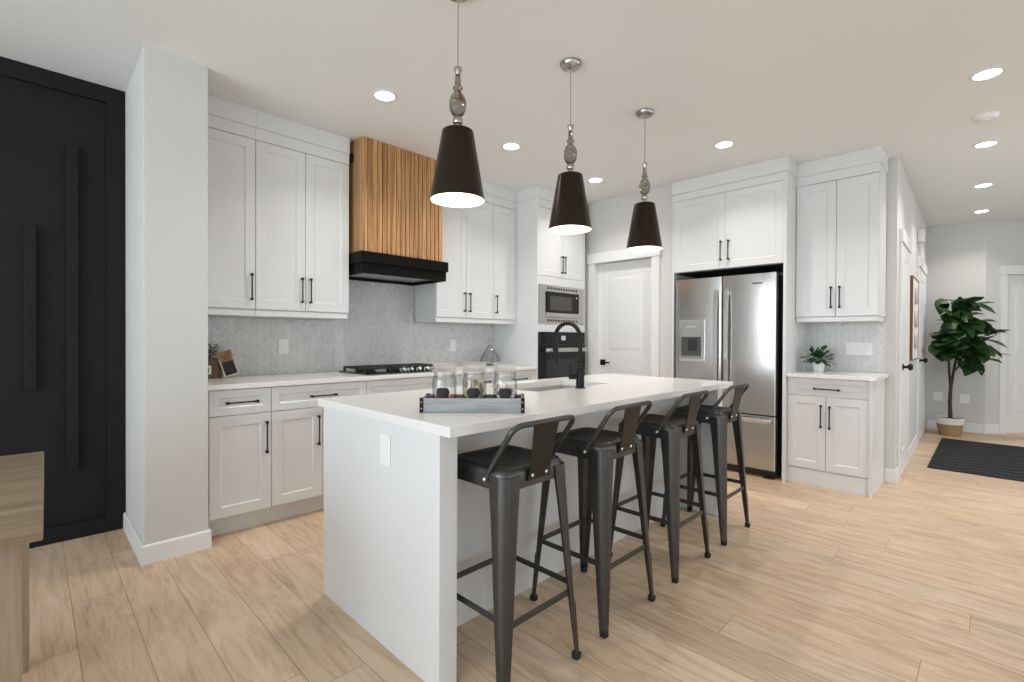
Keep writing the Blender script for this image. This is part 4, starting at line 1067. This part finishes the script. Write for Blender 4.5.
# ------------------------------------------------------------------ hallway: fig tree, rug, art, chime
FX, FY = 7.20, -3.479
t = thing('fiddle_leaf_fig', 'tall fiddle leaf fig tree in a two-tone basket at the hallway end', 'plant', (FX, FY, 0))
MB().lathe([(0.0, 0.0), (0.098, 0.0), (0.102, 0.01), (0.128, 0.145), (0.0, 0.145)], 32, cap=False).build('basket', 'basket', t, label='tan woven basket base')
MB().lathe([(0.129, 0.1455), (0.142, 0.226), (0.136, 0.226), (0.124, 0.205), (0.0, 0.205), (0.0, 0.1455)], 32, cap=False).build('rim_band', 'basket_white', t, label='white woven upper band')
MB().lathe([(0.0, 0.2075), (0.123, 0.2075), (0.123, 0.2055), (0.0, 0.2055)], 24, cap=False).build('soil', 'soil', t)
m = MB()
LAT = Vector((math.sqrt(.5), -math.sqrt(.5), 0)); DEP = Vector((math.sqrt(.5), math.sqrt(.5), 0))
def fp(l, d, z): v = LAT*l+DEP*d; return Vector((v.x, v.y, z))
m.tube([fp(0.01, 0, 0.206), fp(0.0, 0, 0.42), fp(0.01, 0, 0.60)], 0.02, 10, rad=[0.022, 0.019, 0.018])
m.tube([fp(0.01, 0, 0.58), fp(-0.03, -0.02, 0.80), fp(-0.08, -0.06, 1.05), fp(-0.12, -0.08, 1.38)], 0.012, 8, rad=[0.015, 0.013, 0.011, 0.006])
m.tube([fp(0.01, 0, 0.59), fp(0.04, 0, 0.78), fp(0.08, 0, 1.0), fp(0.09, 0, 1.35), fp(0.10, -0.02, 1.68)], 0.012, 8, rad=[0.016, 0.014, 0.012, 0.009, 0.005])
m.tube([fp(0.045, 0, 0.80), fp(0.12, -0.02, 0.90), fp(0.20, -0.05, 1.00), fp(0.28, -0.05, 1.15)], 0.008, 8, rad=[0.011, 0.010, 0.008, 0.005])
m.build('trunk', 'bark', t)
random.seed(21); m = MB(); cnt = 0
blobs = [(-0.25, -0.15, 1.12, 0.20, 0.13), (-0.10, -0.08, 1.15, 0.26, 0.17), (0.14, -0.05, 1.02, 0.22, 0.17), (0.06, -0.03, 1.42, 0.22, 0.17), (-0.14, -0.10, 1.38, 0.17, 0.12), (0.07, -0.03, 1.64, 0.15, 0.08), (0.26, -0.04, 1.22, 0.14, 0.18), (-0.33, -0.22, 1.10, 0.12, 0.11), (-0.30, -0.20, 1.20, 0.12, 0.10)]
while cnt < 165:
    l0, d0, z0, rl, rz_ = random.choice(blobs)
    a = random.uniform(0, 2*PI); f = random.random()**0.5
    l = l0+rl*f*math.cos(a); z_ = z0+rz_*f*math.sin(a); d = d0+random.uniform(-0.2, 0.12)
    out = LAT*((l-0.06)*1.6+random.uniform(-.35, .35))+DEP*(random.uniform(-0.7, 0.3))+Vector((0, 0, random.uniform(-0.45, 0.35)))
    if out.length < 0.2: continue
    L_ = random.uniform(0.17, 0.27); b = fp(l, d, z_)-out.normalized()*L_*0.4
    tip = b+out.normalized()*L_
    bad = False
    for p in (b, tip):
        if p.y+FY > -3.335 or p.x+FX > HX-0.12 or p.z > 1.78: bad = True
    if bad: continue
    leaf(m, b, out, (random.uniform(-.35, .35), random.uniform(-.35, .35), 1), L_, L_*random.uniform(0.55, 0.70), random.uniform(0.05, 0.35)); cnt += 1
leaf(m, fp(0.25, -0.05, 0.98), LAT*0.6+Vector((0, 0, -0.8)), (0.5, -0.5, 0.6), 0.24, 0.12)
m.build('foliage', 'fig_leaf', t, smooth=60)
o = MB().box(4.975, 6.86, -4.75, -3.425, 0.0005, 0.009, 0.003, 1).build('hall_rug', 'rug'); tag(o, 'black wave-patterned rug on the hallway floor', 'rug')
t = thing('wall_art', 'tall wood-framed wall panel with round grey discs in the hallway', 'wall art', (5.55, -3.2705, 1.41)); hall(t)
m = MB(); fw_, fh_ = 0.36, 0.42
o_ = [(-fw_, -fh_), (fw_, -fh_), (fw_, fh_), (-fw_, fh_)]; i_ = [(-fw_+.012, -fh_+.012), (fw_-.012, -fh_+.012), (fw_-.012, fh_-.012), (-fw_+.012, fh_-.012)]
m.loft([[(p[0], -0.0005, p[1]) for p in o_], [(p[0], -0.030, p[1]) for p in o_], [(p[0], -0.030, p[1]) for p in i_], [(p[0], -0.0005, p[1]) for p in i_]], loop=True)
m.build('frame', 'brown_frame', t, smooth=0)
MB().box(-fw_+.013, fw_-.013, -0.026, -0.001, -fh_+.013, fh_-.013).build('panel', 'paper', t, smooth=0)
for zc in (0.24, 0.0, -0.22):
    m = MB(); m.lathe([(0.0, 0), (0.085, 0), (0.09, 0.006), (0.08, 0.020), (0.0, 0.026)], 20, cap=False)
    m.build('disc', 'pebble', t, xf=Matrix.Translation((-0.05, -0.0265, zc)) @ Matrix.Rotation(PI/2, 4, 'X'), label='round grey disc')
t = thing('door_chime', 'white box chime high on the hallway wall between doors', 'door chime', (6.20, -3.2705, 2.37)); hall(t)
MB().box(-0.09, 0.09, -0.06, -0.0005, -0.07, 0.07, 0.008, 2).build('cover', 'white_plastic', t)
MB().box(-0.07, 0.07, -0.063, -0.0602, -0.012, -0.004).build('slot', 'pebble', t, smooth=0)

# ------------------------------------------------------------------ dining table at left
t = thing('dining_table', 'weathered light oak dining table corner at the left edge', 'table', (-0.925, -2.222, 0), R(-0.9))
MB().box(-1.9, 0, 0, 0.992, 0.703, 0.750, 0.004, 2).build('tabletop', 'table', t)
for x0 in (-0.135, -1.855):
    for y0 in (0.07, 0.80):
        MB().box(x0, x0+0.095, y0, y0+0.095, 0, 0.7025, 0.005, 2).build('leg', 'table_leg', t)
m = MB(); m.box(-1.80, -0.10, 0.10, 0.125, 0.61, 0.7025); m.box(-1.80, -0.10, 0.865, 0.89, 0.61, 0.7025)
m.box(-0.115, -0.09, 0.166, 0.799, 0.61, 0.7025); m.box(-1.82, -1.795, 0.166, 0.799, 0.61, 0.7025)
m.build('apron', 'table_leg', t, smooth=0)
